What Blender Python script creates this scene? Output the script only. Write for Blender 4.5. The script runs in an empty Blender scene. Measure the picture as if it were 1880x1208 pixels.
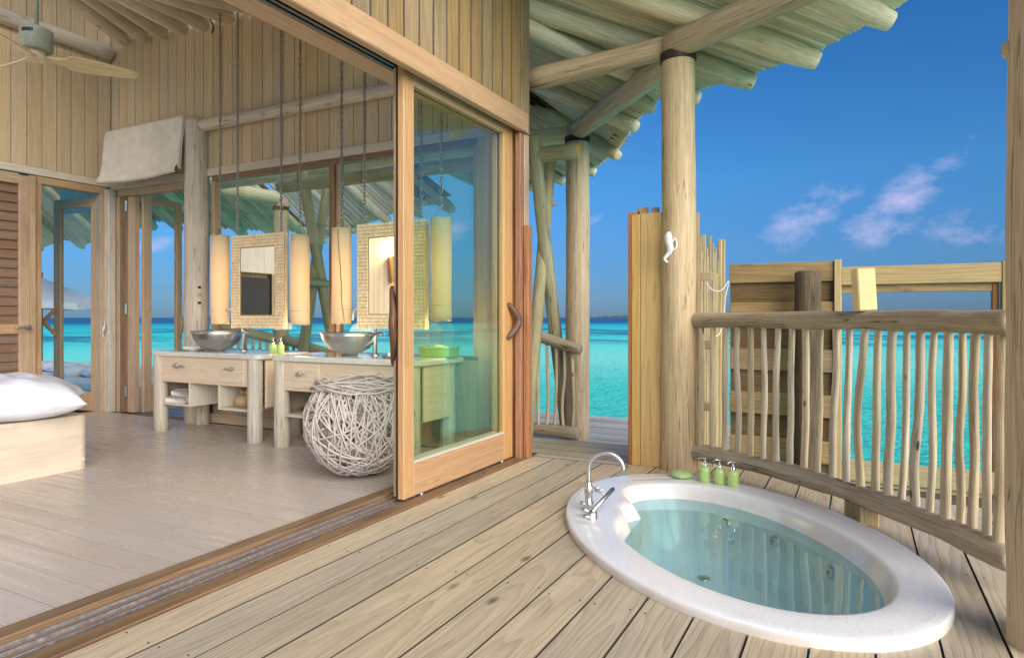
import bpy, bmesh, math, random
from mathutils import Vector, Matrix, Euler, noise, Quaternion
random.seed(7)
D = bpy.data
SC = bpy.context.scene
COL = SC.collection
R = math.radians
PI = math.pi

# ------------------------------------------------------------------ camera
cam_d = D.cameras.new('camera'); cam = D.objects.new('camera', cam_d); COL.objects.link(cam)
cam_d.sensor_width = 36; cam_d.lens = 1215/1880*36; cam_d.shift_y = -21/1880
cam_d.clip_start = .05; cam_d.clip_end = 30000
cam.location = (0, 0, 1.1); cam.rotation_euler = (R(90), 0, R(27.6))
SC.camera = cam

# ------------------------------------------------------------------ light
SUN = Vector((.80, -.50, .44)).normalized()
W = D.worlds.new('World'); SC.world = W; W.use_nodes = True
nt = W.node_tree; nt.nodes.clear()
def N(t, kind, **kw):
    n = t.nodes.new(kind)
    for k, v in kw.items():
        if k.startswith('i_'):
            key = k[2:]
            n.inputs[int(key) if key.isdigit() else key.replace('_', ' ')].default_value = v
        else: setattr(n, k, v)
    return n
def L(t, a, b): t.links.new(a, b)
def math_(t, op, a, b=None, c=None, clamp=False):
    n = N(t, 'ShaderNodeMath', operation=op, use_clamp=clamp)
    for i, v in enumerate((a, b, c)):
        if v is None: continue
        if isinstance(v, (int, float)): n.inputs[i].default_value = v
        else: L(t, v, n.inputs[i])
    return n.outputs[0]
def mixc(t, fac, a, b, mode='MIX'):
    n = N(t, 'ShaderNodeMix', data_type='RGBA', blend_type=mode)
    for s, v in ((n.inputs[0], fac), (n.inputs[6], a), (n.inputs[7], b)):
        if isinstance(v, (int, float)): s.default_value = v
        elif isinstance(v, tuple): s.default_value = v if len(v) == 4 else (*v, 1)
        else: L(t, v, s)
    return n.outputs[2]
def ramp(t, fac, pts, interp='LINEAR'):
    n = N(t, 'ShaderNodeValToRGB'); n.color_ramp.interpolation = interp
    e = n.color_ramp.elements
    while len(e) < len(pts): e.new(.5)
    for el, (p, c) in zip(e, pts):
        el.position = p; el.color = (c, c, c, 1) if isinstance(c, (int, float)) else (*c, 1)
    L(t, fac, n.inputs[0]); return n.outputs[0]
sky = N(nt, 'ShaderNodeTexSky', sky_type='NISHITA', sun_disc=False, sun_elevation=math.asin(SUN.z),
        sun_rotation=math.atan2(SUN.x, SUN.y), altitude=0, air_density=1.0, dust_density=.3, ozone_density=3.0)
geo = N(nt, 'ShaderNodeTexCoord')
sep = N(nt, 'ShaderNodeSeparateXYZ'); L(nt, geo.outputs['Generated'], sep.inputs[0])
zz = sep.outputs[2]
tint = ramp(nt, zz, [(0, (.11, .19, .40)), (.06, (.12, .23, .43)), (.2, (.15, .365, .56)), (.42, (.11, .36, .60)), (1, (.5, .75, 1.0))])
skyc = mixc(nt, 1, sky.outputs[0], tint, 'MULTIPLY')
# clouds: azimuth / elevation space, small pink-grey scraps low in the sky
az = math_(nt, 'ARCTAN2', sep.outputs[0], sep.outputs[1])
cv = N(nt, 'ShaderNodeCombineXYZ'); L(nt, az, cv.inputs[0]); L(nt, math_(nt, 'MULTIPLY', zz, 1.7), cv.inputs[1])
n1 = N(nt, 'ShaderNodeTexNoise', i_Scale=17.0, i_Detail=10.0, i_Roughness=.66); L(nt, cv.outputs[0], n1.inputs[0])
n2 = N(nt, 'ShaderNodeTexNoise', i_Scale=2.0, i_Detail=2.0); L(nt, cv.outputs[0], n2.inputs[0])
blobs = None
def rdir(px, py):
    a = R(27.6); r = (px-940)/1215; d = (py-583)/1215
    v = Vector((-math.sin(a)+r*math.cos(a), math.cos(a)+r*math.sin(a), -d)).normalized()
    return math.atan2(v.x, v.y), v.z
for px, py, wx, wy, k, w in [(1475, 400, 95, 60, .42, .27), (1550, 360, 45, 34, .4, .2), (1655, 365, 75, 50, .45, .34), (1610, 420, 80, 45, .2, .30), (1735, 300, 45, 26, .4, .22), (1795, 420, 95, 50, .05, .24),
                       (1400, 462, 34, 12, .3, .16), (1090, 405, 30, 12, .5, .14), (1100, 470, 24, 10, 0, .12), (290, 450, 60, 16, .2, .30), (840, 420, 60, 30, .3, .3), (1785, 250, 18, 8, .4, .15)]:
    a0, z0 = rdir(px, py)
    u = math_(nt, 'SUBTRACT', az, a0); v = math_(nt, 'SUBTRACT', zz, z0)
    v = math_(nt, 'SUBTRACT', v, math_(nt, 'MULTIPLY', u, k))
    q = math_(nt, 'ADD', math_(nt, 'POWER', math_(nt, 'ABSOLUTE', math_(nt, 'DIVIDE', u, wx/1215)), 2), math_(nt, 'POWER', math_(nt, 'ABSOLUTE', math_(nt, 'DIVIDE', v, wy/1215)), 2))
    g = math_(nt, 'MULTIPLY', math_(nt, 'SUBTRACT', 1, q, clamp=True), w)
    blobs = g if blobs is None else math_(nt, 'MAXIMUM', blobs, g)
generic = math_(nt, 'MULTIPLY', ramp(nt, n2.outputs[0], [(.60, 0.0), (.72, .16)]), ramp(nt, zz, [(.01, 0.0), (.06, 1.0), (.28, 1.0), (.45, 0.0)]))
cov = math_(nt, 'ADD', blobs, math_(nt, 'MULTIPLY', generic, .8))
cl = math_(nt, 'MULTIPLY', math_(nt, 'SUBTRACT', math_(nt, 'ADD', n1.outputs[0], cov), .62), 3.0, clamp=True)
cl = math_(nt, 'MULTIPLY', cl, math_(nt, 'MULTIPLY', cov, 3.2, clamp=True))
cl = math_(nt, 'MULTIPLY', cl, .66, clamp=True)
skyf = mixc(nt, cl, skyc, (3.5, 3.1, 4.5))
bg = N(nt, 'ShaderNodeBackground', i_Strength=.10); L(nt, skyf, bg.inputs[0])
wo = N(nt, 'ShaderNodeOutputWorld'); L(nt, bg.outputs[0], wo.inputs[0])

sun_d = D.lights.new('sun', 'SUN'); sun_d.energy = 2.9; sun_d.angle = R(60); sun_d.color = (1, .91, .78)
sun = D.objects.new('sun', sun_d); COL.objects.link(sun); sun.rotation_euler = SUN.to_track_quat('Z', 'Y').to_euler(); sun.location = SUN*50
vs = SC.view_settings; vs.view_transform = 'Standard'; vs.look = 'None'; vs.gamma = 1; vs.exposure = 1.16; vs.use_curve_mapping = False
SC.cycles.max_bounces = 12; SC.cycles.diffuse_bounces = 6; SC.cycles.transparent_max_bounces = 24

# ------------------------------------------------------------------ projection helpers (pixel of the photograph -> point in the place)
AZ = R(27.6)
def ray(px, py):
    r = (px-940)/1215; d = (py-583)/1215
    return Vector((-math.sin(AZ)+r*math.cos(AZ), math.cos(AZ)+r*math.sin(AZ), -d))
def at(px, py, X=None, Y=None, Z=None, t=None):
    v = ray(px, py)
    if X is not None: t = X/v.x
    elif Y is not None: t = Y/v.y
    elif Z is not None: t = (Z-1.1)/v.z
    return Vector((v.x*t, v.y*t, 1.1+v.z*t))

# ------------------------------------------------------------------ materials
def new_mat(name):
    m = D.materials.new(name); m.use_nodes = True; t = m.node_tree
    return m, t, t.nodes['Principled BSDF']
def plain(name, col, rough=.5, metal=0, spec=.5, bump=0, bscale=40, **kw):
    m, t, p = new_mat(name)
    p.inputs['Base Color'].default_value = (*col, 1); p.inputs['Roughness'].default_value = rough
    p.inputs['Metallic'].default_value = metal; p.inputs['Specular IOR Level'].default_value = spec
    tc = N(t, 'ShaderNodeTexCoord'); nn = N(t, 'ShaderNodeTexNoise', i_Scale=float(bscale), i_Detail=4.0); L(t, tc.outputs['Object'], nn.inputs[0])
    L(t, ramp(t, nn.outputs[0], [(.3, max(rough-.08, .02)), (.7, min(rough+.1, 1))]), p.inputs['Roughness'])
    L(t, mixc(t, ramp(t, nn.outputs[0], [(.35, 0.0), (.7, 1.0)]), (*[c*.86 for c in col],), col), p.inputs['Base Color'])
    if bump:
        b = N(t, 'ShaderNodeBump', i_Strength=bump, i_Distance=.01); L(t, nn.outputs[0], b.inputs['Height']); L(t, b.outputs[0], p.inputs['Normal'])
    for k, v in kw.items(): p.inputs[k.replace('_', ' ')].default_value = v
    return m
def wood(name, dark, light, rough=.6, ring=26, ring_mix=.5, knots=.5, kscale=5.0, var=.18, spec=.35, bump=.25, stain=None, specks=0, cracks=0.0, fibre=.45, streak=.22, mids=(26, 26, .8), midw=.34):
    """procedural timber; attribute wc carries (across, across, along the grain) in metres"""
    m, t, p = new_mat(name)
    at_ = N(t, 'ShaderNodeAttribute', attribute_name='wc')
    oi = N(t, 'ShaderNodeObjectInfo')
    off = N(t, 'ShaderNodeVectorMath', operation='SCALE'); off.inputs[0].default_value = (37.3, 51.7, 91.1); L(t, oi.outputs['Random'], off.inputs['Scale'])
    v = N(t, 'ShaderNodeVectorMath', operation='ADD'); L(t, at_.outputs['Vector'], v.inputs[0]); L(t, off.outputs[0], v.inputs[1])
    # growth rings
    low = N(t, 'ShaderNodeVectorMath', operation='MULTIPLY'); low.inputs[1].default_value = (5, 5, .9); L(t, v.outputs[0], low.inputs[0])
    nl = N(t, 'ShaderNodeTexNoise', i_Scale=1.0, i_Detail=2.0, i_Roughness=.4); L(t, low.outputs[0], nl.inputs[0])
    r2 = N(t, 'ShaderNodeVectorMath', operation='SUBTRACT'); L(t, nl.outputs['Color'], r2.inputs[0]); r2.inputs[1].default_value = (.5, .5, .5)
    r3 = N(t, 'ShaderNodeVectorMath', operation='MULTIPLY'); L(t, r2.outputs[0], r3.inputs[0]); r3.inputs[1].default_value = (.16, .16, 0)
    base = N(t, 'ShaderNodeVectorMath', operation='ADD'); L(t, at_.outputs['Vector'], base.inputs[0]); L(t, r3.outputs[0], base.inputs[1])
    # ring centre below the board, tilted a little along it
    rc = N(t, 'ShaderNodeSeparateXYZ'); L(t, base.outputs[0], rc.inputs[0])
    cx = math_(t, 'ADD', rc.outputs[0], math_(t, 'MULTIPLY', math_(t, 'SUBTRACT', oi.outputs['Random'], .5), .12))
    cy = math_(t, 'ADD', math_(t, 'ADD', rc.outputs[1], .055), math_(t, 'MULTIPLY', rc.outputs[2], .012))
    rad = math_(t, 'SQRT', math_(t, 'ADD', math_(t, 'MULTIPLY', cx, cx), math_(t, 'MULTIPLY', cy, cy)))
    saw = math_(t, 'FRACT', math_(t, 'MULTIPLY', rad, ring*3))
    rings = math_(t, 'MULTIPLY', math_(t, 'POWER', saw, 2.4), ramp(t, saw, [(.90, 1.0), (.985, 0.0)]))
    rings = math_(t, 'MULTIPLY', rings, 1.25)
    fv = N(t, 'ShaderNodeVectorMath', operation='MULTIPLY'); fv.inputs[1].default_value = (150, 150, 5); L(t, v.outputs[0], fv.inputs[0])
    fib = N(t, 'ShaderNodeTexNoise', i_Scale=1.0, i_Detail=3.0, i_Roughness=.6); L(t, fv.outputs[0], fib.inputs[0])
    mv = N(t, 'ShaderNodeVectorMath', operation='MULTIPLY'); mv.inputs[1].default_value = mids; L(t, v.outputs[0], mv.inputs[0])
    mid = N(t, 'ShaderNodeTexNoise', i_Scale=1.0, i_Detail=4.0, i_Roughness=.6); L(t, mv.outputs[0], mid.inputs[0])
    midf = ramp(t, mid.outputs[0], [(.36, 0.0), (.62, 1.0)]); fibf = ramp(t, fib.outputs[0], [(.36, 0.0), (.62, 1.0)])
    f = math_(t, 'ADD', math_(t, 'MULTIPLY', rings, ring_mix), math_(t, 'ADD', math_(t, 'MULTIPLY', math_(t, 'SUBTRACT', 1, midf), midw), math_(t, 'MULTIPLY', math_(t, 'SUBTRACT', 1, fibf), fibre)))
    f = math_(t, 'DIVIDE', f, midw+fibre+ring_mix, clamp=True)
    c = mixc(t, f, light, dark)
    # patches where the board has weathered
    bv = N(t, 'ShaderNodeVectorMath', operation='MULTIPLY'); bv.inputs[1].default_value = (3.5, 3.5, 1.1); L(t, v.outputs[0], bv.inputs[0])
    bl = N(t, 'ShaderNodeTexNoise', i_Scale=1.0, i_Detail=5.0, i_Roughness=.6); L(t, bv.outputs[0], bl.inputs[0])
    st = stain or tuple(x*.74 for x in dark)
    c = mixc(t, math_(t, 'MULTIPLY', ramp(t, bl.outputs[0], [(.48, 0.0), (.72, 1.0)]), .55), c, st)
    h = f
    if knots:
        kv = N(t, 'ShaderNodeVectorMath', operation='MULTIPLY'); kv.inputs[1].default_value = (kscale, kscale, kscale*.42); L(t, v.outputs[0], kv.inputs[0])
        vo = N(t, 'ShaderNodeTexVoronoi', feature='F1', i_Scale=1.0, i_Randomness=1.0); L(t, kv.outputs[0], vo.inputs[0])
        k = ramp(t, vo.outputs['Distance'], [(.035, 1.0), (.06, .6), (.10, 0.0)])
        c = mixc(t, math_(t, 'MULTIPLY', k, knots), c, tuple(x*.30 for x in dark))
    if specks:
        sv = N(t, 'ShaderNodeVectorMath', operation='MULTIPLY'); sv.inputs[1].default_value = (16, 16, 5.5); L(t, v.outputs[0], sv.inputs[0])
        vo = N(t, 'ShaderNodeTexVoronoi', feature='F1', i_Scale=1.0, i_Randomness=1.0); L(t, sv.outputs[0], vo.inputs[0])
        k = ramp(t, vo.outputs['Distance'], [(.10, 1.0), (.17, 0.0)])
        vc = N(t, 'ShaderNodeSeparateXYZ'); L(t, vo.outputs['Color'], vc.inputs[0])
        k = math_(t, 'MULTIPLY', k, math_(t, 'GREATER_THAN', vc.outputs[0], 1-specks))
        c = mixc(t, math_(t, 'MULTIPLY', k, .85), c, (.035, .025, .018))
    if cracks:
        crv = N(t, 'ShaderNodeVectorMath', operation='MULTIPLY'); crv.inputs[1].default_value = (30, 30, 1.0); L(t, v.outputs[0], crv.inputs[0])
        cn = N(t, 'ShaderNodeTexNoise', i_Scale=1.0, i_Detail=1.0); L(t, crv.outputs[0], cn.inputs[0])
        k = ramp(t, math_(t, 'ABSOLUTE', math_(t, 'SUBTRACT', cn.outputs[0], .5)), [(.006, 1.0), (.016, 0.0)])
        k = math_(t, 'MULTIPLY', k, ramp(t, bl.outputs[0], [(.45, 0.0), (.55, 1.0)]))
        c = mixc(t, math_(t, 'MULTIPLY', k, cracks), c, tuple(x*.25 for x in dark)); h = math_(t, 'SUBTRACT', h, math_(t, 'MULTIPLY', k, -1.5))
    # short dark checks and streaks along the grain
    ck = N(t, 'ShaderNodeVectorMath', operation='MULTIPLY'); ck.inputs[1].default_value = (80, 80, 1.8); L(t, v.outputs[0], ck.inputs[0])
    cn2 = N(t, 'ShaderNodeTexNoise', i_Scale=1.0, i_Detail=2.0, i_Roughness=.5); L(t, ck.outputs[0], cn2.inputs[0])
    c = mixc(t, math_(t, 'MULTIPLY', ramp(t, cn2.outputs[0], [(.64, 0.0), (.72, 1.0)]), streak), c, tuple(x*.35 for x in dark))
    hs = N(t, 'ShaderNodeHueSaturation'); L(t, c, hs.inputs['Color'])
    wn = N(t, 'ShaderNodeTexWhiteNoise', noise_dimensions='1D'); L(t, oi.outputs['Random'], wn.inputs['W'])
    L(t, math_(t, 'MULTIPLY_ADD', wn.outputs['Value'], var*2, 1-var), hs.inputs['Value'])
    L(t, math_(t, 'MULTIPLY_ADD', oi.outputs['Random'], .25, .87), hs.inputs['Saturation'])
    L(t, hs.outputs[0], p.inputs['Base Color'])
    L(t, ramp(t, midf, [(0, min(rough+.12, 1)), (1, max(rough-.08, .05))]), p.inputs['Roughness'])
    p.inputs['Specular IOR Level'].default_value = spec
    b = N(t, 'ShaderNodeBump', i_Strength=bump, i_Distance=.004, invert=True); L(t, h, b.inputs['Height']); L(t, b.outputs[0], p.inputs['Normal'])
    return m

M_DECK = wood('deck timber', (.33, .255, .16), (.58, .475, .325), rough=.5, ring=17, ring_mix=.62, knots=.85, kscale=4.2, var=.13, stain=(.35, .295, .21), bump=.3)
M_LDECK = wood('pale deck timber', (.46, .42, .36), (.66, .62, .55), rough=.6, ring=14, ring_mix=.4, var=.1)  # paler tone than the near deck boards
M_SOFFIT = wood('roof pole timber', (.52, .45, .28), (.90, .82, .60), rough=.65, ring_mix=.15, knots=.2, specks=.10, var=.16, stain=(.38, .33, .18), fibre=.7, streak=.4, mids=(38, 38, 1.7), midw=.5)
M_LOG = wood('peeled log', (.38, .275, .155), (.68, .53, .345), rough=.6, ring=9, ring_mix=.12, knots=.75, kscale=4.0, var=.07, cracks=.7, fibre=.6, stain=(.50, .37, .22), streak=.4, mids=(38, 38, 1.7), midw=.5)
M_LOGG = wood('green tinged log', (.32, .29, .15), (.54, .50, .30), rough=.6, ring=9, ring_mix=.1, knots=.7, kscale=4.0, var=.06, cracks=.7, fibre=.6, streak=.4, mids=(38, 38, 1.7), midw=.5)
M_SPIN = wood('peeled branch', (.38, .285, .165), (.72, .59, .39), rough=.6, ring_mix=.1, knots=0, specks=.24, var=.10, fibre=.5, stain=(.44, .34, .22), cracks=.4, streak=.4, mids=(38, 38, 1.7), midw=.5)
M_RAIL = wood('handrail timber', (.29, .22, .145), (.54, .44, .31), rough=.55, ring=10, ring_mix=.2, knots=.7, kscale=5, var=.05, cracks=.9, fibre=.6, streak=.4, mids=(38, 38, 1.7), midw=.5)
M_FACADE = wood('outside cladding', (.20, .125, .055), (.38, .265, .14), rough=.6, ring=13, ring_mix=.5, knots=.3, kscale=4, var=.09, fibre=.6)
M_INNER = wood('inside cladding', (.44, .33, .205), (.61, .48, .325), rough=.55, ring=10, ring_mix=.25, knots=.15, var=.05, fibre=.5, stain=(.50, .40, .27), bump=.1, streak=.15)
M_CEDAR = wood('cedar', (.40, .215, .10), (.60, .385, .21), rough=.42, ring=16, ring_mix=.45, knots=.1, var=.06, fibre=.5, stain=(.52, .28, .12), spec=.5)
M_CEDARW = wood('coarse cedar', (.31, .15, .065), (.60, .37, .19), rough=.5, ring=30, ring_mix=.7, knots=.1, var=.05, fibre=.4, stain=(.52, .26, .10))
M_REDC = wood('red cedar', (.20, .075, .03), (.44, .205, .095), rough=.5, ring=13, ring_mix=.6, knots=.2, var=.06, fibre=.6)
M_PALEC = wood('pale cedar frame', (.34, .215, .12), (.56, .39, .245), rough=.45, ring=16, ring_mix=.3, knots=.1, var=.05, fibre=.5)
M_SILL = wood('sill timber', (.125, .075, .042), (.29, .185, .105), rough=.55, ring=14, ring_mix=.7, knots=.2, var=.05, fibre=.6)
M_FLOOR = wood('whitewashed floor plank', (.45, .38, .32), (.52, .445, .38), rough=.30, ring=12, ring_mix=.2, knots=0, var=.025, fibre=.2, stain=(.45, .385, .32), streak=.0, spec=.5, bump=.05)
M_WHITEW = wood('limed timber', (.50, .43, .345), (.70, .625, .52), rough=.55, ring=10, ring_mix=.25, knots=.35, kscale=5, var=.05, fibre=.7, stain=(.56, .48, .39))
M_LIMED = wood('limed log', (.40, .345, .28), (.64, .575, .485), rough=.6, ring=9, ring_mix=.12, knots=.6, kscale=4, var=.06, fibre=.7, cracks=.6, stain=(.46, .40, .33), streak=.4, mids=(38, 38, 1.7), midw=.5)
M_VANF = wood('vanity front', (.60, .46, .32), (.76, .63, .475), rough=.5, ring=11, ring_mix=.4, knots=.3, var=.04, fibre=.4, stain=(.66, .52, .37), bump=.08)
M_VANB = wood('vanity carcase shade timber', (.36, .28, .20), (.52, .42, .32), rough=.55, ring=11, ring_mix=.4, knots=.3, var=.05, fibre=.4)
M_YELL = wood('yellow poplar board', (.45, .27, .09), (.68, .47, .20), rough=.45, ring=9, ring_mix=.6, knots=.3, kscale=3.2, var=.06, fibre=.4, stain=(.55, .35, .14))
M_STICK = wood('split stick', (.30, .225, .115), (.57, .46, .27), rough=.6, ring_mix=.2, knots=.2, var=.28, fibre=.6)
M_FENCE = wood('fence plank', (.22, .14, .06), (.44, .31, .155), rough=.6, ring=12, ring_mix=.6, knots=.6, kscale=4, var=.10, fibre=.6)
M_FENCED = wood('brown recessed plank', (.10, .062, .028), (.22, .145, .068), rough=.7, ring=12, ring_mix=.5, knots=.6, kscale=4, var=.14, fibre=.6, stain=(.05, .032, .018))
M_FENCEL = wood('pale fence plank', (.36, .245, .11), (.56, .42, .22), rough=.5, ring=12, ring_mix=.6, knots=.6, kscale=3, var=.06, fibre=.5)
M_PILE = wood('dark creosoted pile', (.045, .032, .022), (.17, .125, .08), rough=.8, ring_mix=.1, knots=.5, var=.05, fibre=.8, cracks=.8, streak=.4, mids=(38, 38, 1.7), midw=.5)
M_LOUV = wood('louvre timber', (.15, .09, .06), (.27, .175, .12), rough=.45, ring=15, ring_mix=.35, knots=.1, var=.06, fibre=.5)
M_BROWNF = wood('brown window frame', (.14, .075, .04), (.32, .19, .105), rough=.5, ring=14, ring_mix=.5, knots=.1, var=.05, fibre=.5)
M_FAN = wood('fan blade timber', (.66, .48, .27), (.86, .69, .45), rough=.35, ring=12, ring_mix=.5, knots=0, var=.02, fibre=.4, bump=.05)
M_HANDLE = wood('carved dark handle', (.075, .035, .022), (.17, .085, .05), rough=.35, ring_mix=.4, knots=0, var=.05)
M_HANDLEL = wood('carved light handle', (.30, .16, .075), (.55, .33, .17), rough=.35, ring_mix=.4, knots=0, var=.05)
M_SHING = wood('cedar shingle', (.20, .085, .035), (.46, .24, .11), rough=.8, ring_mix=.3, knots=0, var=.35, fibre=.8)
M_BED = wood('bed base', (.54, .445, .335), (.72, .61, .475), rough=.5, ring=9, ring_mix=.4, knots=.2, var=.02, fibre=.4, bump=.08)
M_STEEL = plain('brushed steel', (.66, .64, .61), .36, 1.0, bump=.05, bscale=120)
M_BOWL = plain('hammered steel', (.60, .60, .60), .34, 1.0, bump=.5, bscale=16)
M_ALU = plain('aluminium track', (.78, .80, .86), .45, 1.0)
M_DALU = plain('dark track', (.10, .11, .105), .4, .7)
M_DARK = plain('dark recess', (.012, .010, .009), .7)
M_STRAP = plain('brown steel strap', (.055, .035, .025), .6, .3, bump=.3)
M_CHAIN = plain('chain steel', (.42, .38, .35), .35, 1.0)
M_LINEN = plain('linen', (.70, .64, .57), .9, spec=.1, bump=.25, bscale=9)
M_WHITEL = plain('white bed linen', (.80, .80, .86), .85, spec=.1, bump=.25, bscale=7)
M_TOWEL = plain('white towel', (.80, .77, .74), .95, spec=.05, bump=.9, bscale=90)
M_CANVAS = plain('white canvas', (.85, .88, .90), .8, spec=.1)
M_GREEN = plain('lime ceramic', (.50, .68, .22), .22, spec=.5)
M_SOAP = plain('green soap', (.42, .58, .24), .35, spec=.4)
M_GBOX = plain('green box', (.22, .42, .14), .4)
M_CHROME = plain('chrome', (.75, .75, .76), .08, 1.0)
M_WICKER = plain('grey wicker', (.54, .475, .435), .6, spec=.25, bump=.4, bscale=60)
M_CEIL = wood('whitewashed ceiling pole', (.46, .39, .30), (.78, .69, .56), rough=.6, ring=9, ring_mix=.12, knots=.6, kscale=4, var=.1, fibre=.7, streak=.4, mids=(38, 38, 1.7), midw=.5)
M_SEAH = plain('white plaster', (.78, .76, .72), .7, bump=.4, bscale=50)
M_FANM = plain('painted fan metal', (.36, .37, .30), .4)
M_COUNTER = plain('polished pale stone', (.70, .68, .62), .055, spec=.9, bscale=30)
M_BASKET = plain('tan woven pod', (.46, .31, .16), .7, bump=.5, bscale=60)
M_BLACK = plain('black', (.02, .02, .02), .5)
M_GAPSHADE = plain('door gap shade', (.02, .018, .016), .9)
M_ISLAND = plain('far island scrub', (.055, .085, .06), .9)

def terrazzo():
    m, t, p = new_mat('white terrazzo')
    tc = N(t, 'ShaderNodeTexCoord')
    vo = N(t, 'ShaderNodeTexVoronoi', i_Scale=150.0); L(t, tc.outputs['Object'], vo.inputs[0])
    cs = N(t, 'ShaderNodeSeparateXYZ'); L(t, vo.outputs['Color'], cs.inputs[0])
    k = math_(t, 'MULTIPLY', ramp(t, vo.outputs['Distance'], [(.25, 1.0), (.4, 0.0)]), math_(t, 'GREATER_THAN', cs.outputs[0], .72))
    c = mixc(t, math_(t, 'MULTIPLY', k, .55), (.84, .835, .83), (.42, .34, .24))
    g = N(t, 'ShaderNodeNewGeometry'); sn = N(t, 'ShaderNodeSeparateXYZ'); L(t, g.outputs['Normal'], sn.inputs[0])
    nn = N(t, 'ShaderNodeTexNoise', i_Scale=5.0, i_Detail=5.0); L(t, tc.outputs['Object'], nn.inputs[0])
    c = mixc(t, ramp(t, nn.outputs[0], [(.5, 0.0), (.8, .35)]), c, (.70, .64, .54))
    sp = N(t, 'ShaderNodeSeparateXYZ'); L(t, tc.outputs['Object'], sp.inputs[0])
    # ochre tone mixed in on the steep faces, skirt and inner walls alike
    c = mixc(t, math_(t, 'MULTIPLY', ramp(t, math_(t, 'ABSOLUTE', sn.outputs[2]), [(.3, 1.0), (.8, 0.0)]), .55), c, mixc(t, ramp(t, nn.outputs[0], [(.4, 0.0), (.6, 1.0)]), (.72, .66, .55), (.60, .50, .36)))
    L(t, c, p.inputs['Base Color']); p.inputs['Roughness'].default_value = .16; p.inputs['Specular IOR Level'].default_value = .55
    return m
M_TERR = terrazzo()
def schlick(t, f0, k=1.0):
    lw = N(t, 'ShaderNodeLayerWeight', i_Blend=.5)
    return math_(t, 'MULTIPLY_ADD', math_(t, 'POWER', lw.outputs['Facing'], 4.6), (1-f0)*k, f0, clamp=True), lw
def glass(name, tintc, f0):
    m, t, p = new_mat(name); t.nodes.remove(p); o = t.nodes['Material Output']
    tr = N(t, 'ShaderNodeBsdfTransparent'); tr.inputs[0].default_value = (*tintc, 1)
    gl = N(t, 'ShaderNodeBsdfGlossy', i_Roughness=0.0); gl.inputs[0].default_value = (.95, 1, .98, 1)
    f, _ = schlick(t, f0)
    mx = N(t, 'ShaderNodeMixShader'); L(t, f, mx.inputs[0]); L(t, tr.outputs[0], mx.inputs[1]); L(t, gl.outputs[0], mx.inputs[2]); L(t, mx.outputs[0], o.inputs[0])
    return m
M_GLASS = glass('window glass', (.96, .985, .965), .03)
M_DGLASS = glass('green door glass', (.88, .95, .87), .07)
def mirror():
    m, t, p = new_mat('mirror'); p.inputs['Base Color'].default_value = (.86, .88, .84, 1); p.inputs['Metallic'].default_value = 1; p.inputs['Roughness'].default_value = .015
    return m
M_MIRROR = mirror()
def tubwater():
    m, t, p = new_mat('bath water'); t.nodes.remove(p); o = t.nodes['Material Output']
    tr = N(t, 'ShaderNodeBsdfTransparent'); tr.inputs[0].default_value = (.60, .85, .89, 1)
    gl = N(t, 'ShaderNodeBsdfGlossy', i_Roughness=0.01)
    tc = N(t, 'ShaderNodeTexCoord'); nn = N(t, 'ShaderNodeTexNoise', i_Scale=2.2, i_Detail=1.0); L(t, tc.outputs['Object'], nn.inputs[0])
    b = N(t, 'ShaderNodeBump', i_Strength=.07, i_Distance=.1); L(t, nn.outputs[0], b.inputs['Height']); L(t, b.outputs[0], gl.inputs['Normal'])
    f, lw = schlick(t, .06); L(t, b.outputs[0], lw.inputs['Normal'])
    mx = N(t, 'ShaderNodeMixShader'); L(t, f, mx.inputs[0]); L(t, tr.outputs[0], mx.inputs[1]); L(t, gl.outputs[0], mx.inputs[2]); L(t, mx.outputs[0], o.inputs[0])
    return m
M_WATER = tubwater()
def lampshade():
    m, t, p = new_mat('parchment lampshade')
    tc = N(t, 'ShaderNodeTexCoord'); sp = N(t, 'ShaderNodeSeparateXYZ'); L(t, tc.outputs['Object'], sp.inputs[0])
    nn = N(t, 'ShaderNodeTexNoise', i_Scale=6.0, i_Detail=5.0); L(t, tc.outputs['Object'], nn.inputs[0])
    g = math_(t, 'SUBTRACT', 1, math_(t, 'POWER', math_(t, 'ABSOLUTE', math_(t, 'DIVIDE', math_(t, 'ADD', sp.outputs[2], .03), .42)), 2.2), clamp=True)
    c = mixc(t, nn.outputs[0], (.56, .42, .25), (.68, .54, .35)); L(t, c, p.inputs['Base Color']); p.inputs['Roughness'].default_value = .8
    e = mixc(t, g, (.55, .33, .14), (1.0, .46, .13)); L(t, e, p.inputs['Emission Color'])
    L(t, math_(t, 'MULTIPLY_ADD', g, .20, .03), p.inputs['Emission Strength'])
    return m
M_SHADE = lampshade()
def shell():
    m, t, p = new_mat('shell tile')
    oi = N(t, 'ShaderNodeTexCoord'); nn = N(t, 'ShaderNodeTexVoronoi', i_Scale=40.0); L(t, oi.outputs['Object'], nn.inputs[0])
    n3 = N(t, 'ShaderNodeTexNoise', i_Scale=14.0, i_Detail=3.0); L(t, oi.outputs['Object'], n3.inputs[0])
    cs = N(t, 'ShaderNodeSeparateXYZ'); L(t, nn.outputs['Color'], cs.inputs[0])
    c = mixc(t, cs.outputs[0], (.84, .62, .36), (.95, .82, .58)); c = mixc(t, ramp(t, n3.outputs[0], [(.55, 0.0), (.8, .4)]), c, (.60, .40, .18))
    L(t, c, p.inputs['Base Color']); p.inputs['Roughness'].default_value = .35
    return m
M_SHELL = shell()
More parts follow.
